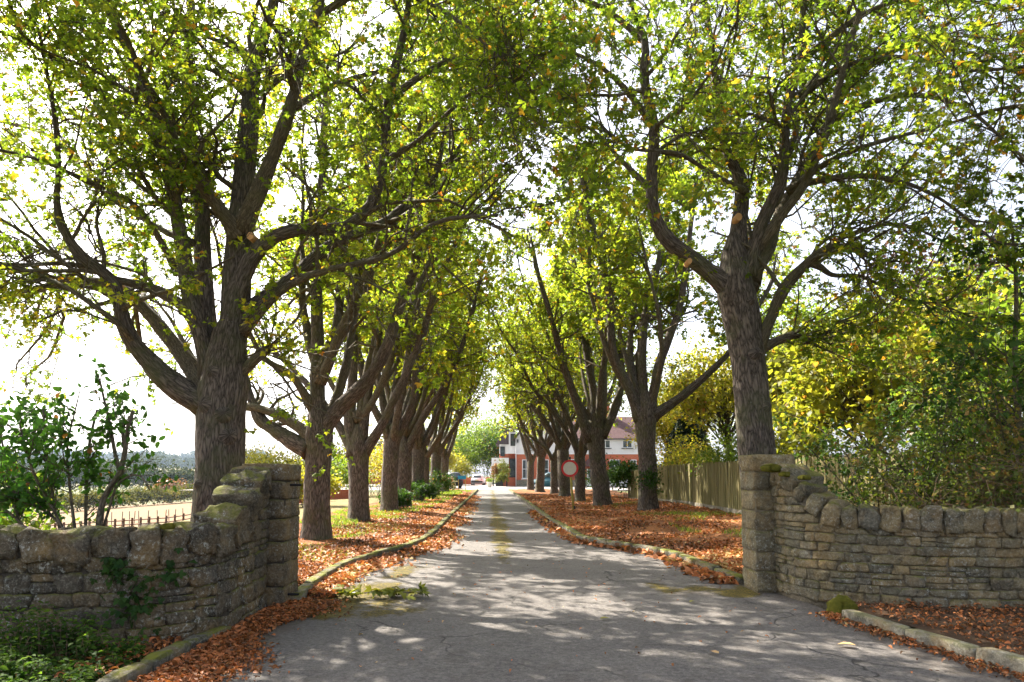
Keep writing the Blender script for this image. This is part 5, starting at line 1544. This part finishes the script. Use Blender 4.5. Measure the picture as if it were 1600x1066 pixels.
def house():
    HY = 90.0
    root = empty('house', (0, HY, 0)); tag(root, 'red brick and white rendered house at the end of the drive', 'house')
    k = HY / FPX
    X = lambda px: (px - 800) * k
    Z = lambda py: 1.7 + (740 - py) * k
    b0 = Z(709)
    xl, xr = X(806), X(1003)
    e = Z(685)
    MB().span((xl, 0, .85), (xr, 9, b0)).build('brick_wall', M_BRICK, root)
    MB().span((xl - .04, -.05, -.1), (xr + .04, 9, .847)).build('plinth', M_KERB2, root)
    MB().span((xl, -.03, b0 + .003), (xr, 9, e)).build('rendered_wall', M_RENDER, root)
    MB().span((xl - .02, -.09, b0 - .10), (xr + .02, -.034, b0 + .10)).build('string_course', M_WHITE, root)
    # front gable of the main block
    gx0, gx1 = xl, xl + 7.2; gm = (gx0 + gx1) / 2
    MB().prism([(gx0, e + .003), (gx1, e + .003), (gm, e + 4.2)], 'y', -.03, 8.9).build('gable_wall', M_RENDER, root)
    m = MB()
    m.prism([(gx0 - .5, e - .25), (gx0 - .35, e - .45), (gm, e + 4.25), (gm, e + 4.6)], 'y', -.5, 9.2)
    m.prism([(gx1 + .5, e - .25), (gx1 + .35, e - .45), (gm, e + 4.25), (gm, e + 4.6)], 'y', -.5, 9.2)
    m.build('roof', M_ROOFD, root)
    # wing roof, ridge along x
    m = MB(); m.prism([(-.45, e - .05), (4.5, e + 3.2), (9.4, e - .05), (9.3, e + .003), (-.3, e + .003)], 'x', gx1 - 1.5, xr + .4)
    rf = m.build('roof', M_ROOF, root)
    MB().span((X(948), 3.8, e + 2), (X(960), 5.0, e + 5.0)).build('chimney', M_BRICK, rf)
    MB().span((gx1 - .5, -.50, e - .20), (xr + .4, -.40, e - .06)).build('gutter', M_BLACK, root)
    # windows of the front
    window(root, X(822), Z(748), 1.05, 2.5, 0, M_WHITE, (1, 1))
    window(root, X(851), Z(748), 1.05, 2.5, 0, M_WHITE, (1, 1))
    window(root, X(836), Z(703), 1.5, 1.5, -.03, M_WHITE, (1, 1))
    window(root, X(980), Z(700.5), 1.3, 1.05, -.03, M_WHITE, (1, 0))
    window(root, X(946), Z(700.5), 1.3, 1.05, -.03, M_WHITE, (1, 0))
    window(root, X(915), Z(700.5), 1.3, 1.05, -.03, M_WHITE, (1, 0))
    window(root, X(960), Z(735), 1.35, 1.4, 0, M_WHITE, (1, 1))
    window(root, X(989), Z(735), .85, 1.4, 0, M_WHITE, (1, 1))
    window(root, X(893), Z(738), 1.4, 1.7, 0, M_WHITE, (1, 1))
    # small tiled porch with a white door
    px = X(923)
    po = MB().prism([(px - 1.5, 2.6), (px + 1.5, 2.6), (px, 3.9)], 'y', -1.6, -.06).build('porch_roof', M_ROOF, root)
    for sx in (-1.3, 1.3):
        MB().span((px + sx - .07, -1.5, 0), (px + sx + .07, -1.36, 2.58)).build('porch_post', M_WHITE, po)
    d = MB().span((px - .55, -.10, .05), (px + .55, -.055, 2.3)).build('door', M_WHITE, root)
    MB().span((px - .35, -.12, 1.2), (px + .35, -.104, 2.1)).build('door_pane', M_GLASS, d)
    # set-back side block with the bay, left of the corner
    sl = X(780)
    MB().span((sl, 1.4, -.1), (xl - .003, 9, b0)).build('brick_wall', M_BRICK, root)
    MB().span((sl, 1.37, b0 + .003), (xl - .003, 9, Z(694))).build('rendered_wall', M_RENDER, root)
    m = MB(); m.prism([(sl - .5, Z(694)), (xl - .05, Z(694)), (xl - .05, Z(672)), (X(789), Z(670))], 'y', 1.0, 9.0)
    m.build('roof', M_ROOFD, root)
    bay = MB().prism([(X(796), 1.36), (X(797.5), .55), (xl - .06, .55), (xl - .06, 1.36)], 'y', 0, 1)
    MB().span((X(795.5), .45, -.05), (xl - .01, 1.36, Z(717.5))).build('bay', M_BRICK, root)
    MB().span((X(795), .30, Z(709)), (xl - .01, 1.36, Z(675))).build('bay', M_RENDER, root)
    window(root, X(801), Z(745), .80, 2.4, .45, M_BLACK, (0, 1))
    window(root, X(801.3), Z(697), .62, 1.6, .30, M_BLACK, (0, 0), False)
    window(root, X(785), Z(713), .62, 1.3, 1.37, M_BLACK, (0, 0), False)
    # canopy of the entrance
    MB().span((X(768.5), -1.1, Z(729)), (X(795), 1.3, Z(716))).build('canopy', M_WHITE, root)
    MB().span((X(770), -1.0, Z(731)), (X(794), 1.3, Z(729.2))).build('canopy_soffit', M_BLACK, root)
    for q in (771, 792):
        MB().span((X(q) - .09, -.9, 0), (X(q) + .09, -.72, Z(731.1))).build('canopy_post', M_BLACK, root)
    dd = MB().span((X(774), 1.28, 0), (X(786), 1.36, 2.3)).build('door', M_BLACK, root)
    tube_obj('drainpipe', [(xl + .02, -.10, .02), (xl + .02, -.10, e - .2)], [.05, .05], 8, M_WHITE, root)
    # lamps on the wall
    MB().span((X(949), -.25, Z(725)), (X(951), -.03, Z(721))).build('wall_lamp', M_BLACK, root)
    MB().span((X(808), -.25, Z(692)), (X(810), -.033, Z(687))).build('wall_lamp', M_BLACK, root)
house()

# clipped shrubs, planter, forecourt wall
b = G(783, 760.5)
bush('clipped_hedge', (-1.45, 84.5, 0), (1.0, .7, 2.9), 3000, .12, M_CLIP, 'yellow green clipped hedge under the white entrance canopy', 'hedge', clumps=70, stems=0, seed=81, kind='single', tint=.55, hollow=.7, sig=.07)
bush('clipped_hedge', (-1.15, 82.8, 0), (.75, .5, 1.7), 2200, .11, M_CLIP, 'lower square clipped hedge in front of the taller clipped one', 'hedge', clumps=60, stems=0, seed=82, kind='single', tint=.35, hollow=.7, sig=.07)
bush('shrub', (-2.1, 84.0, 0), (.4, .4, 3.1), 1500, .10, M_LEAF_O, 'orange tinged shrub edging the clipped hedge', 'shrub', clumps=40, stems=0, seed=83, kind='single', tint=.8, hollow=.6, sig=.08)
pt = empty('planter', (-2.75, 83.5, .004)); tag(pt, 'pale flower planter with a small green plant by the clipped hedge', 'planter')
tube_obj('pot', [(0, 0, 0), (0, 0, .3), (0, 0, .62), (0, 0, .66)], [.24, .29, .36, .38], 16, M_SIGNW, pt)
r_ = np.random.default_rng(2); n_ = 160
p_ = np.c_[r_.normal(size=(n_, 2)) * .2, .7 + .35 * r_.random(n_)]
V_, F_, nf_ = place_leaves(p_, nrm(r_.normal(size=(n_, 3)) + np.array([0, 0, .6])), nrm(r_.normal(size=(n_, 3)) + np.array([0, 0, 1.])), .16 * np.ones(n_), 'single')
o = obj('plant', make_mesh('plant', V_, F_, None, False, tint=r_.random(n_)), M_LEAF_G, pt)
lw = MB().span((-27, 107.5, 0), (-3.5, 107.9, 1.1)).build('boundary_wall', M_BRICK); tag(lw, 'low dark red brick wall behind the white car', 'wall')
x0 = (445 - 800) / FPX * 46
lw = MB().span((x0 - 1.5, 46, -.3), (x0 + 5.4, 46.35, .62)).build('garden_wall', M_BRICK); tag(lw, 'low brick garden wall across the dry lawn between the trunks', 'wall')

# ------------------------------------------------------------------ cars
def car(loc, rz, paint, label, kind='hatch'):
    root = empty('parked_car', loc, rz); tag(root, label, 'car', 'cars parked on the forecourt')
    Lc, Wc = 4.4, 1.8
    prof = [(-2.2, .35), (-2.2, .78), (-2.08, .98), (-1.95, 1.02), (1.05, .98), (1.95, .82), (2.2, .62), (2.2, .32), (1.75, .24), (-1.8, .24)]
    roofp = [(-1.98, 1.0), (-1.62, 1.46), (-1.2, 1.56), (.1, 1.55), (1.1, .97)]
    def loft(pr, w0, w1, z0, z1):
        V = []; n = len(pr)
        for s in (-1, 1):
            for u, v in pr:
                t = np.clip((v - z0) / (z1 - z0), 0, 1); V.append((s * (w0 + (w1 - w0) * t) / 2, u, v))
        F = [[i, (i + 1) % n, n + (i + 1) % n, n + i] for i in range(n)]
        me = bpy.data.meshes.new('body'); me.from_pydata(V, [], F + [list(range(n))[::-1], list(range(n, 2 * n))])
        bm = bmesh.new(); bm.from_mesh(me); bmesh.ops.recalc_face_normals(bm, faces=bm.faces)
        bmesh.ops.bevel(bm, geom=list(bm.edges), offset=.05, segments=2, affect='EDGES'); bm.to_mesh(me); bm.free(); me.shade_smooth()
        return me
    if kind == 'suv':
        prof = [(u, v * 1.18) for u, v in prof]; roofp = [(u * 1.02, v * 1.18) for u, v in roofp]
    f = 1.18 if kind == 'suv' else 1.0
    body = obj('body', loft(prof, Wc, Wc * .97, .3 * f, 1.0 * f), paint, root)
    obj('cabin', loft(roofp, Wc * .93, Wc * .70, 1.0 * f, 1.56 * f), paint, root)
    def quad(name, pts, mat):
        me = bpy.data.meshes.new(name); V = [tuple(p) for p in pts]
        me.from_pydata(V, [], [(0, 1, 2, 3)]); return obj(name, me, mat, root)
    quad('rear_window', [(-.62, -2.00, 1.08 * f), (.62, -2.00, 1.08 * f), (.52, -1.69, 1.44 * f), (-.52, -1.69, 1.44 * f)], M_GLASS)
    quad('windscreen', [(-.70, 1.06, 1.05 * f), (.70, 1.06, 1.05 * f), (.56, .26, 1.50 * f), (-.56, .26, 1.50 * f)], M_GLASS)
    for s in (-1, 1):
        quad('side_window', [(s * .835, -1.55, 1.08 * f), (s * .835, .75, 1.08 * f), (s * .70, .10, 1.46 * f), (s * .70, -1.25, 1.46 * f)], M_GLASS)
        MB().box((s * .70, -2.215, .86 * f), (.17, .05, .11)).build('tail_light', M_TAIL, root, .015)
        MB().box((s * .66, 2.18, .66 * f), (.36, .08, .14)).build('headlight', M_HEAD, root, .015)
        MB().box((s * .98, .75, 1.08 * f), (.16, .10, .12)).build('door_mirror', paint, root, .02)
        for yy in (-1.35, 1.38):
            w = tube_obj('wheel', [(s * .70, yy, .33), (s * .91, yy, .33)], [.33, .33], 20, M_TYRE, root)
            tube_obj('rim', [(s * .86, yy, .33), (s * .925, yy, .33)], [.21, .20], 14, M_RIM, w)
    MB().box((0, -2.22, .50 * f), (1.66, .10, .26)).build('bumper', M_BLACK if kind == 'hatch' else paint, root, .03)
    MB().box((0, -2.28, .70 * f), (.52, .02, .11)).build('number_plate', M_PLATE, root)
    return root
car(((747 - 800) / FPX * 100, 101.5, .004), -.05, M_CARW, 'white hatchback parked facing away at the end of the forecourt')
car(((702 - 800) / FPX * 77, 78.5, .004), .35, M_CARK, 'dark car half hidden by the rounded bush', 'suv')
car(((684 - 800) / FPX * 80, 82, .004), 1.2, M_CARS, 'pale silver car glimpsed between the field side trunks')
car(((858 - 800) / FPX * 76, 76.5, .004), 1.45, M_CARB, 'teal car parked behind the trunks in front of the brick front', 'suv')
car(((961 - 800) / FPX * 78, 80, .004), 1.6, M_CARW, 'white car parked before the house, behind the dark bushes')

# ------------------------------------------------------------------ signs
def round_sign():
    b = G(897, 802)
    Y = b[1]
    root = empty('round_sign', (b[0], b[1], .09)); tag(root, 'round white sign with a red rim on a yellowish post in the leaves', 'road sign')
    c = P(890, 732, Y) - np.array([b[0], b[1], .09]); rr = wid(26.5, Y)
    tube_obj('post', [(0, 0, -.1), (c[0] * .5, 0, c[2] * .5), (c[0], 0.0, c[2] + rr * 1.15)], [.055, .05, .05], 10, M_POST, root)
    tube_obj('post_foot', [(0.01, 0, -.05), (0.005, 0, .22)], [.062, .060], 10, M_BLACK, root)
    MB().box((c[0] + .01, -.02, c[2] + rr * 1.20), (.09, .09, .12)).build('post_cap', M_BLACK, root, .015)
    def disc(name, r0, y0, y1, mat, inner=None):
        k = 48; V = []; F = []
        ang = np.linspace(0, 2 * np.pi, k, endpoint=False)
        if inner is None:
            for y in (y0, y1):
                V += [(c[0] + r0 * math.cos(a), y, c[2] + r0 * math.sin(a)) for a in ang]
            F = [[i, (i + 1) % k, k + (i + 1) % k, k + i] for i in range(k)] + [list(range(k)), list(range(k, 2 * k))[::-1]]
        else:
            for y, r in ((y0, r0), (y1, r0), (y1, inner), (y0, inner)):
                V += [(c[0] + r * math.cos(a), y, c[2] + r * math.sin(a)) for a in ang]
            for q in range(4):
                F += [[q * k + i, q * k + (i + 1) % k, ((q + 1) % 4) * k + (i + 1) % k, ((q + 1) % 4) * k + i] for i in range(k)]
        me = bpy.data.meshes.new(name); me.from_pydata(V, [], F); me.update()
        bm = bmesh.new(); bm.from_mesh(me); bmesh.ops.recalc_face_normals(bm, faces=bm.faces); bm.to_mesh(me); bm.free()
        return obj(name, me, mat, root)
    disc('sign_plate', rr, -.085, -.065, M_SIGNW)
    disc('red_rim', rr * 1.005, -.095, -.0855, M_RED, rr * .77)
round_sign()
def blue_sign():
    Y = 66.0
    x = (722 - 800) / FPX * Y
    root = empty('notice_sign', (x, Y, .06)); tag(root, 'blue notice board on two thin posts at the end of the verge', 'sign')
    Z = lambda py: 1.7 + (740 - py) * Y / FPX - .06
    MB().span((-.40, -.03, Z(749)), (.40, 0, Z(743.5))).build('sign_board', M_BLUE, root)
    for s in (-.33, .33):
        MB().span((s - .03, .003, -.1), (s + .03, .06, Z(743.5))).build('post', M_POST, root)
blue_sign()
x = (711 - 800) / FPX * 64
bs = empty('leaning_board', (x, 64, .09)); tag(bs, 'pale leaning board with faded reddish marks beside the blue sign', 'board')
pn = MB().box((0, 0, .75), (.42, .04, 1.25)).build('panel', M_SIGNW, bs); pn.rotation_euler = (.1, -.22, 0)
for s, zz in ((-.04, 1.02), (.06, .62)):
    q = MB().box((s, -.028, zz), (.20, .008, .22)).build('faded_mark', M_TERRA, bs); q.rotation_euler = (.1, -.22, 0)
MB().span((-.14, .10, 0), (-.08, .16, 1.0)).build('prop', M_BLACK, bs)

# ------------------------------------------------------------------ leaf litter, moss, plants on the ground
def litter(name, pos, size, r, label, mat=M_LITTER, tint=None, flat=.55):
    m = len(pos)
    a = r.random(m) * 6.283
    ax = np.c_[np.cos(a), np.sin(a), .35 * r.normal(size=m)]
    nm = nrm(np.array([0, 0, 1.0]) + r.normal(size=(m, 3)) * flat)
    tn = np.clip(.5 + .28 * r.normal(size=m) + .4 * vnoise(pos * np.array([.8, .6, 0]), 23), 0, .97) if tint is None else tint
    nr = pos[:, 1] < 11.5
    V1, F4, F3 = place_ovate(pos[nr], ax[nr], nm[nr], size[nr], 2.2)
    V2, F2, _ = place_leaves(pos[~nr], ax[~nr], nm[~nr], size[~nr] * 1.15, 'single')
    t1, t2 = tn[nr], tn[~nr]
    me = make_mesh(name, np.vstack([V1, V2]), np.vstack([F4, F2 + len(V1)]), F3, False, tint=np.r_[np.repeat(t1, 2), t2, np.repeat(t1, 2)])
    o = obj(name, me, mat)
    o['kind'] = 'stuff'; o['label'] = label; o['category'] = 'leaves'
    return o
rl = np.random.default_rng(909)
def scatter_verge(n, y0, y1, xa, xb, bias=1.6, clump=.5):
    y = y0 + (y1 - y0) * rl.random(n) ** bias
    t = rl.random(n)
    x = xa(y) * (1 - t) + xb(y) * t
    d = vnoise(np.c_[x * 1.1, y * .8, x * 0], 17)
    keep = rl.random(n) < np.clip(.62 + d * clump * 2.6, .04, 1)
    return x[keep], y[keep]
x, y = scatter_verge(88000, 9.6, 52, lambda y: XL(y) - .15, lambda y: np.full_like(y, -5.9))
litter('fallen_leaves', np.c_[x, y, verge_z(x, y) + .015 + .03 * rl.random(len(x))], (.026 + .040 * rl.random(len(x))) * (1 + y / 55), rl, 'orange fallen leaves under the trees on the field side')
x, y = scatter_verge(100000, 10.4, 52, lambda y: XR(np.maximum(y, 10.7)) + .15, lambda y: np.full_like(y, 7.4), 1.4)
litter('fallen_leaves', np.c_[x, y, verge_z(x, y) + .015 + .03 * rl.random(len(x))], (.026 + .040 * rl.random(len(x))) * (1 + y / 55), rl, 'orange fallen leaves between the round sign and the board fence')
# drift along the kerb on the drive, field side
n = 20000; y = 9.6 + 42 * rl.random(n) ** 1.6; x = XL(y) + .02 + np.abs(rl.normal(size=n)) * (.22 + .12 * vnoise(np.c_[y * .7, y * 0, y * 0]))
litter('fallen_leaves', np.c_[x, y, .01 + .05 * rl.random(n) * np.exp(-(x - XL(y)) * 3)], (.05 + .06 * rl.random(n)), rl, 'drift of orange leaves in the gutter along the field side kerb')
n = 1600; y = 10.8 + 20 * rl.random(n) ** 1.8; x = XR(y) - .02 - np.abs(rl.normal(size=n)) * .16
litter('fallen_leaves', np.c_[x, y, .01 + .03 * rl.random(n)], .09 + .07 * rl.random(n), rl, 'thin line of leaves in the gutter below the sign verge')
# near drift at the foot of the shaded wall
n = 15000; y = 4.0 + 5.3 * rl.random(n); x = -2.98 + np.abs(rl.normal(size=n)) * (.22 + .10 * np.sin(y * 2.3))
litter('fallen_leaves', np.c_[x, y, .008 + .06 * rl.random(n) * np.exp(-(x + 2.98) * 3)], (.025 + .045 * rl.random(n)), rl, 'drift of brown leaves along the rough edging by the shaded wall', tint=np.clip(.36 + .2 * rl.normal(size=n), 0, .9))
n = 700; y = 5.0 + 2.4 * rl.random(n); x = -3.25 - np.abs(rl.normal(size=n)) * .35
litter('fallen_leaves', np.c_[x, y, .07 + .04 * rl.random(n)], (.04 + .05 * rl.random(n)), rl, 'brown leaves on the soil below the shaded wall')
n = 4200; y = 4.2 + 4.4 * rl.random(n); x = dr(np.minimum(y, 8.2)) + .2 + rl.random(n) * 2.6; kp = y < 8.6 - .02 * x
litter('fallen_leaves', np.c_[x, y, .10 + .05 * rl.random(n)][kp], (.02 + .045 * rl.random(n))[kp], rl, 'brown leaves and soil at the foot of the pale wall', tint=np.clip(.28 + .25 * rl.normal(size=kp.sum()), 0, 1))
n = 1300; y = 5.2 + 3.2 * rl.random(n); x = dr(np.minimum(y, 8.2)) - .03 - np.abs(rl.normal(size=n)) * .13
litter('fallen_leaves', np.c_[x, y, .008 + .04 * rl.random(n)], (.02 + .04 * rl.random(n)), rl, 'orange leaves swept against the clean concrete kerb')
n = 1500; b = G(1118, 893); x = b[0] + .22 * rl.normal(size=n); y = b[1] + .35 * rl.normal(size=n)
litter('fallen_leaves', np.c_[x, y, .01 + .04 * rl.random(n)], (.04 + .05 * rl.random(n)), rl, 'small heap of orange leaves by the kerb at the pale pillar')
n = 500; y = 6 + 22 * rl.random(n); x = dl(y) + (dr(y) - dl(y)) * rl.random(n)
litter('leaf_debris', np.c_[x, y, .006 + .004 * rl.random(n)], .02 + .03 * rl.random(n), rl, 'scattered bits of brown leaf on the asphalt', flat=.15)

# thin grass showing through the litter
def grass(n, xf, y0, y1, label, seed, h=.09):
    r = np.random.default_rng(seed)
    y = y0 + (y1 - y0) * r.random(n); x = xf(y, r.random(n))
    k = vnoise(np.c_[x * .9, y * .6, x * 0], 31) > .05
    x, y = x[k], y[k]; m = len(x)
    z = verge_z(x, y)
    hh = h * (.5 + r.random(m)); a = r.random(m) * 6.283; w = .006 * (1 + y / 20)
    b = np.c_[x, y, z]; sd = np.c_[np.cos(a), np.sin(a), a * 0] * w[:, None]
    tip = b + np.c_[.5 * hh * r.normal(size=m), .5 * hh * r.normal(size=m), hh]
    V = np.stack([b - sd, b + sd, tip], 1).reshape(-1, 3)
    F3 = np.arange(3 * m).reshape(-1, 3)
    o = obj('grass', make_mesh('grass', V, None, F3, False, tint=np.clip(.5 + .3 * r.normal(size=m), 0, 1)), M_LEAF_G)
    tag(o, label, 'grass', kind='stuff')
grass(26000, lambda y, t: -7.4 + t * (3.6 - 1.2 * (y < 24)), 22, 64, 'short grass between the trunks on the field side', 1, .11)
grass(7000, lambda y, t: -5.6 + t * 2.4, 10, 22, 'sparse grass in the litter near the dark gate pillar', 2, .07)
grass(9000, lambda y, t: 4.6 + t * 2.8, 15, 34, 'sparse grass along the foot of the board fence', 3, .09)

# single leaves lying on the drive
def fallen_leaf(px, py, size, label, mat, rz):
    b = G(px, py)
    T, F4, F3 = fold_template()
    me = make_mesh('fallen_leaf', T * size * np.array([1.1, 1, .8]), F4, F3, False, tint=np.full(4, .95))
    o = obj('fallen_leaf', me, mat, None, (b[0], b[1], .016)); o.rotation_euler = (.1, .05, rz)
    tag(o, label, 'leaf', 'single leaves lying on the drive')
fallen_leaf(1338, 1011, .17, 'pale curled leaf on the asphalt near the concrete kerb', M_LITTER, 1.2)
fallen_leaf(1123, 1024, .12, 'small pale leaf alone in the middle of the near asphalt', M_LITTER, .5)
fallen_leaf(953, 968, .13, 'light green leaf alone on the drive in front of the gate', M_CLIP, 1.8)
fallen_leaf(1086, 941, .11, 'dull leaf on the asphalt by the mossy patch', M_CLIP, 2.2)

def sprig():
    r = np.random.default_rng(61)
    b = G(600, 934)
    root = empty('leafy_sprig', (b[0], b[1], .01)); tag(root, 'fallen sprig of green and yellow chestnut leaves on the mossy asphalt', 'sprig')
    tw = np.array([(-.75, .05, .02), (-.35, 0, .05), (.1, .05, .06), (.5, -.02, .05)])
    tube_obj('twig', tw, [.009, .008, .006, .004], 6, M_TWIG, root, n=12)
    n = 46
    t = r.random(n); p = np.c_[-.65 + 1.2 * t, .12 * r.normal(size=n), .05 + .05 * r.random(n)]
    a = r.random(n) * 6.283
    V, F, nf = place_leaves(p, np.c_[np.cos(a), np.sin(a), .25 * r.normal(size=n)], nrm(np.array([0, 0, 1.]) + .5 * r.normal(size=(n, 3))), .11 + .06 * r.random(n), 'palm5')
    o = obj('leaves', make_mesh('leaves', V, F, None, False, tint=np.repeat(r.random(n), nf)), M_CLIP, root); o['kind'] = 'stuff'
sprig()

def ground_cover():
    r = np.random.default_rng(17)
    n = 620
    y = 4.1 + 2.3 * r.random(n); x = -5.7 + 2.45 * r.random(n) ** .9
    hgt = (.10 + .34 * np.clip((-x - 3.2) / 1.1, 0, 1)) * (.65 + .5 * vnoise(np.c_[x * 2.3, y * 2.3, x * 0], 8)) + .10 * r.random(n)
    m = 6; t = np.linspace(0, 1, m)
    lean = r.normal(size=(n, 2)) * .22
    S = np.stack([x[:, None] + lean[:, :1] * hgt[:, None] * t ** 1.6, y[:, None] + lean[:, 1:] * hgt[:, None] * t ** 1.6, .05 + hgt[:, None] * t * (1 - .1 * t)], -1)
    V, F, U = tubes(S[:, ::2], np.full((n, 3), .003), 3)
    o = obj('ground_cover_stems', make_mesh('ground_cover_stems', V, F), M_DEADSTEM); tag(o, 'thin stalks of the low green plants below the shaded wall', 'ground cover', kind='stuff')
    per = 15
    idx = np.repeat(np.arange(n), per); k = len(idx)
    tt = .15 + .85 * np.tile(np.linspace(0, 1, per), n); f = tt * (m - 1); i = np.minimum(f.astype(int), m - 2); w = (f - i)[:, None]
    p = S[idx, i] * (1 - w) + S[idx, i + 1] * w
    a = np.tile(np.arange(per) * 2.4, n) + r.random(n)[idx] * 6.28
    ax = nrm(np.c_[np.cos(a), np.sin(a), .25 - .55 * r.random(k)])
    sz = (.055 + .045 * r.random(k)) * (1.15 - .55 * tt)
    V, F4, F3 = place_ovate(p + ax * .012, ax, nrm(np.array([0, 0, 1.]) + .35 * r.normal(size=(k, 3))), sz, 1.4)
    tn = np.clip(.25 + .5 * tt + .16 * r.normal(size=k) + .12 * r.normal(size=n)[idx], 0, 1)
    o = obj('ground_cover', make_mesh('ground_cover', V, F4, F3, False, tint=np.r_[np.repeat(tn, 2), np.repeat(tn, 2)]), M_LEAF_N)
    tag(o, 'low green leafy plants covering the ground below the shaded wall', 'ground cover', kind='stuff')
ground_cover()
def ivy(px, py, n, spread, label, seed):
    r = np.random.default_rng(seed)
    at, tan, Ls = line_tools(WL)
    s = min(np.linspace(0, Ls, 300), key=lambda q: abs(CX + FPX * at(q)[0] / at(q)[1] - px) + (0 if at(q)[1] < 7.4 else 0))
    a = at(s); t = tan(s); nn = -np.array([t[1], -t[0]])
    z = P(px, py, a[1])[2]
    root = empty('ivy', (a[0], a[1], z)); tag(root, label, 'ivy')
    u = r.normal(size=(n, 2)) * spread
    p = np.c_[np.outer(u[:, 0], t) + nn * (.045 + .03 * r.random((n, 1))), u[:, 1]]
    V, F, nf = place_leaves(p, nrm(np.c_[r.normal(size=(n, 2)) * .5, -.6 + .5 * r.normal(size=n)]), nrm(np.r_[nn, .3] + .4 * r.normal(size=(n, 3))), .05 + .03 * r.random(n), 'palm3')
    o = obj('leaves', make_mesh('leaves', V, F, None, False, tint=np.repeat(r.random(n) * .6, nf)), M_LEAF_D, root); o['kind'] = 'stuff'
    tube_obj('stem', [np.r_[nn * .03, -spread * 2.4], np.r_[nn * .035 + t * .03, 0], np.r_[nn * .03 - t * .02, spread * 2]], [.006, .005, .003], 5, M_TWIG, root, n=10)
ivy(197, 885, 46, .09, 'ivy tuft growing high on the shaded wall', 1)
ivy(222, 935, 60, .12, 'larger ivy patch low on the shaded wall', 2)
ivy(275, 893, 22, .07, 'small ivy sprig between the ivy patch and the dark pillar', 3)
# ivy at the foot of the sign-side tree
b = np.array([5.45, 27.1, .25])
bush('ivy', tuple(b), (.45, .4, 1.6), 900, .09, M_LEAF_D, 'dark ivy climbing the foot of the tree by the fence', 'ivy', clumps=30, stems=0, seed=91, kind='single', tint=.5)
# moss cushions on the walls
def moss_cushion(px, py, Y, s, label):
    c = P(px, py, Y)
    o = stone_obj('moss_cushion', s * 1.6, s * .7, s * 1.3, c, .4, None, M_MOSS, rk, .12, .35, .3)
    tag(o, label, 'moss', 'moss cushions on the wall tops')
moss_cushion(1206, 731, 9.65, .15, 'big moss cushion on the pale wall beside its pillar')
moss_cushion(1228, 741, 9.4, .10, 'second moss cushion on the pale wall, a little lower')
moss_cushion(1256, 746, 9.1, .09, 'small moss cushion further down the pale wall ramp')
moss_cushion(262, 822, 6.75, .09, 'bright moss cushion on the coping of the shaded wall')

# ------------------------------------------------------------------ haze over the valley
hz = MB().span((-2600, -75, -24), (900, 2300, 82)).build('haze', None)
hm, hnt = new_mat('valley_haze')
pv = hnt.nodes.new('ShaderNodeVolumePrincipled')
pv.inputs['Color'].default_value = (0.62, 0.78, 1.0, 1)
pv.inputs['Density'].default_value = 0.00009
pv.inputs['Anisotropy'].default_value = 0.3
ho = hnt.nodes.new('ShaderNodeOutputMaterial')
L(hnt, pv.outputs[0], ho.inputs['Volume'])
hz.data.materials.append(hm)
tag(hz, 'thin blue summer haze lying over the valley and the far hills', 'haze', kind='stuff')
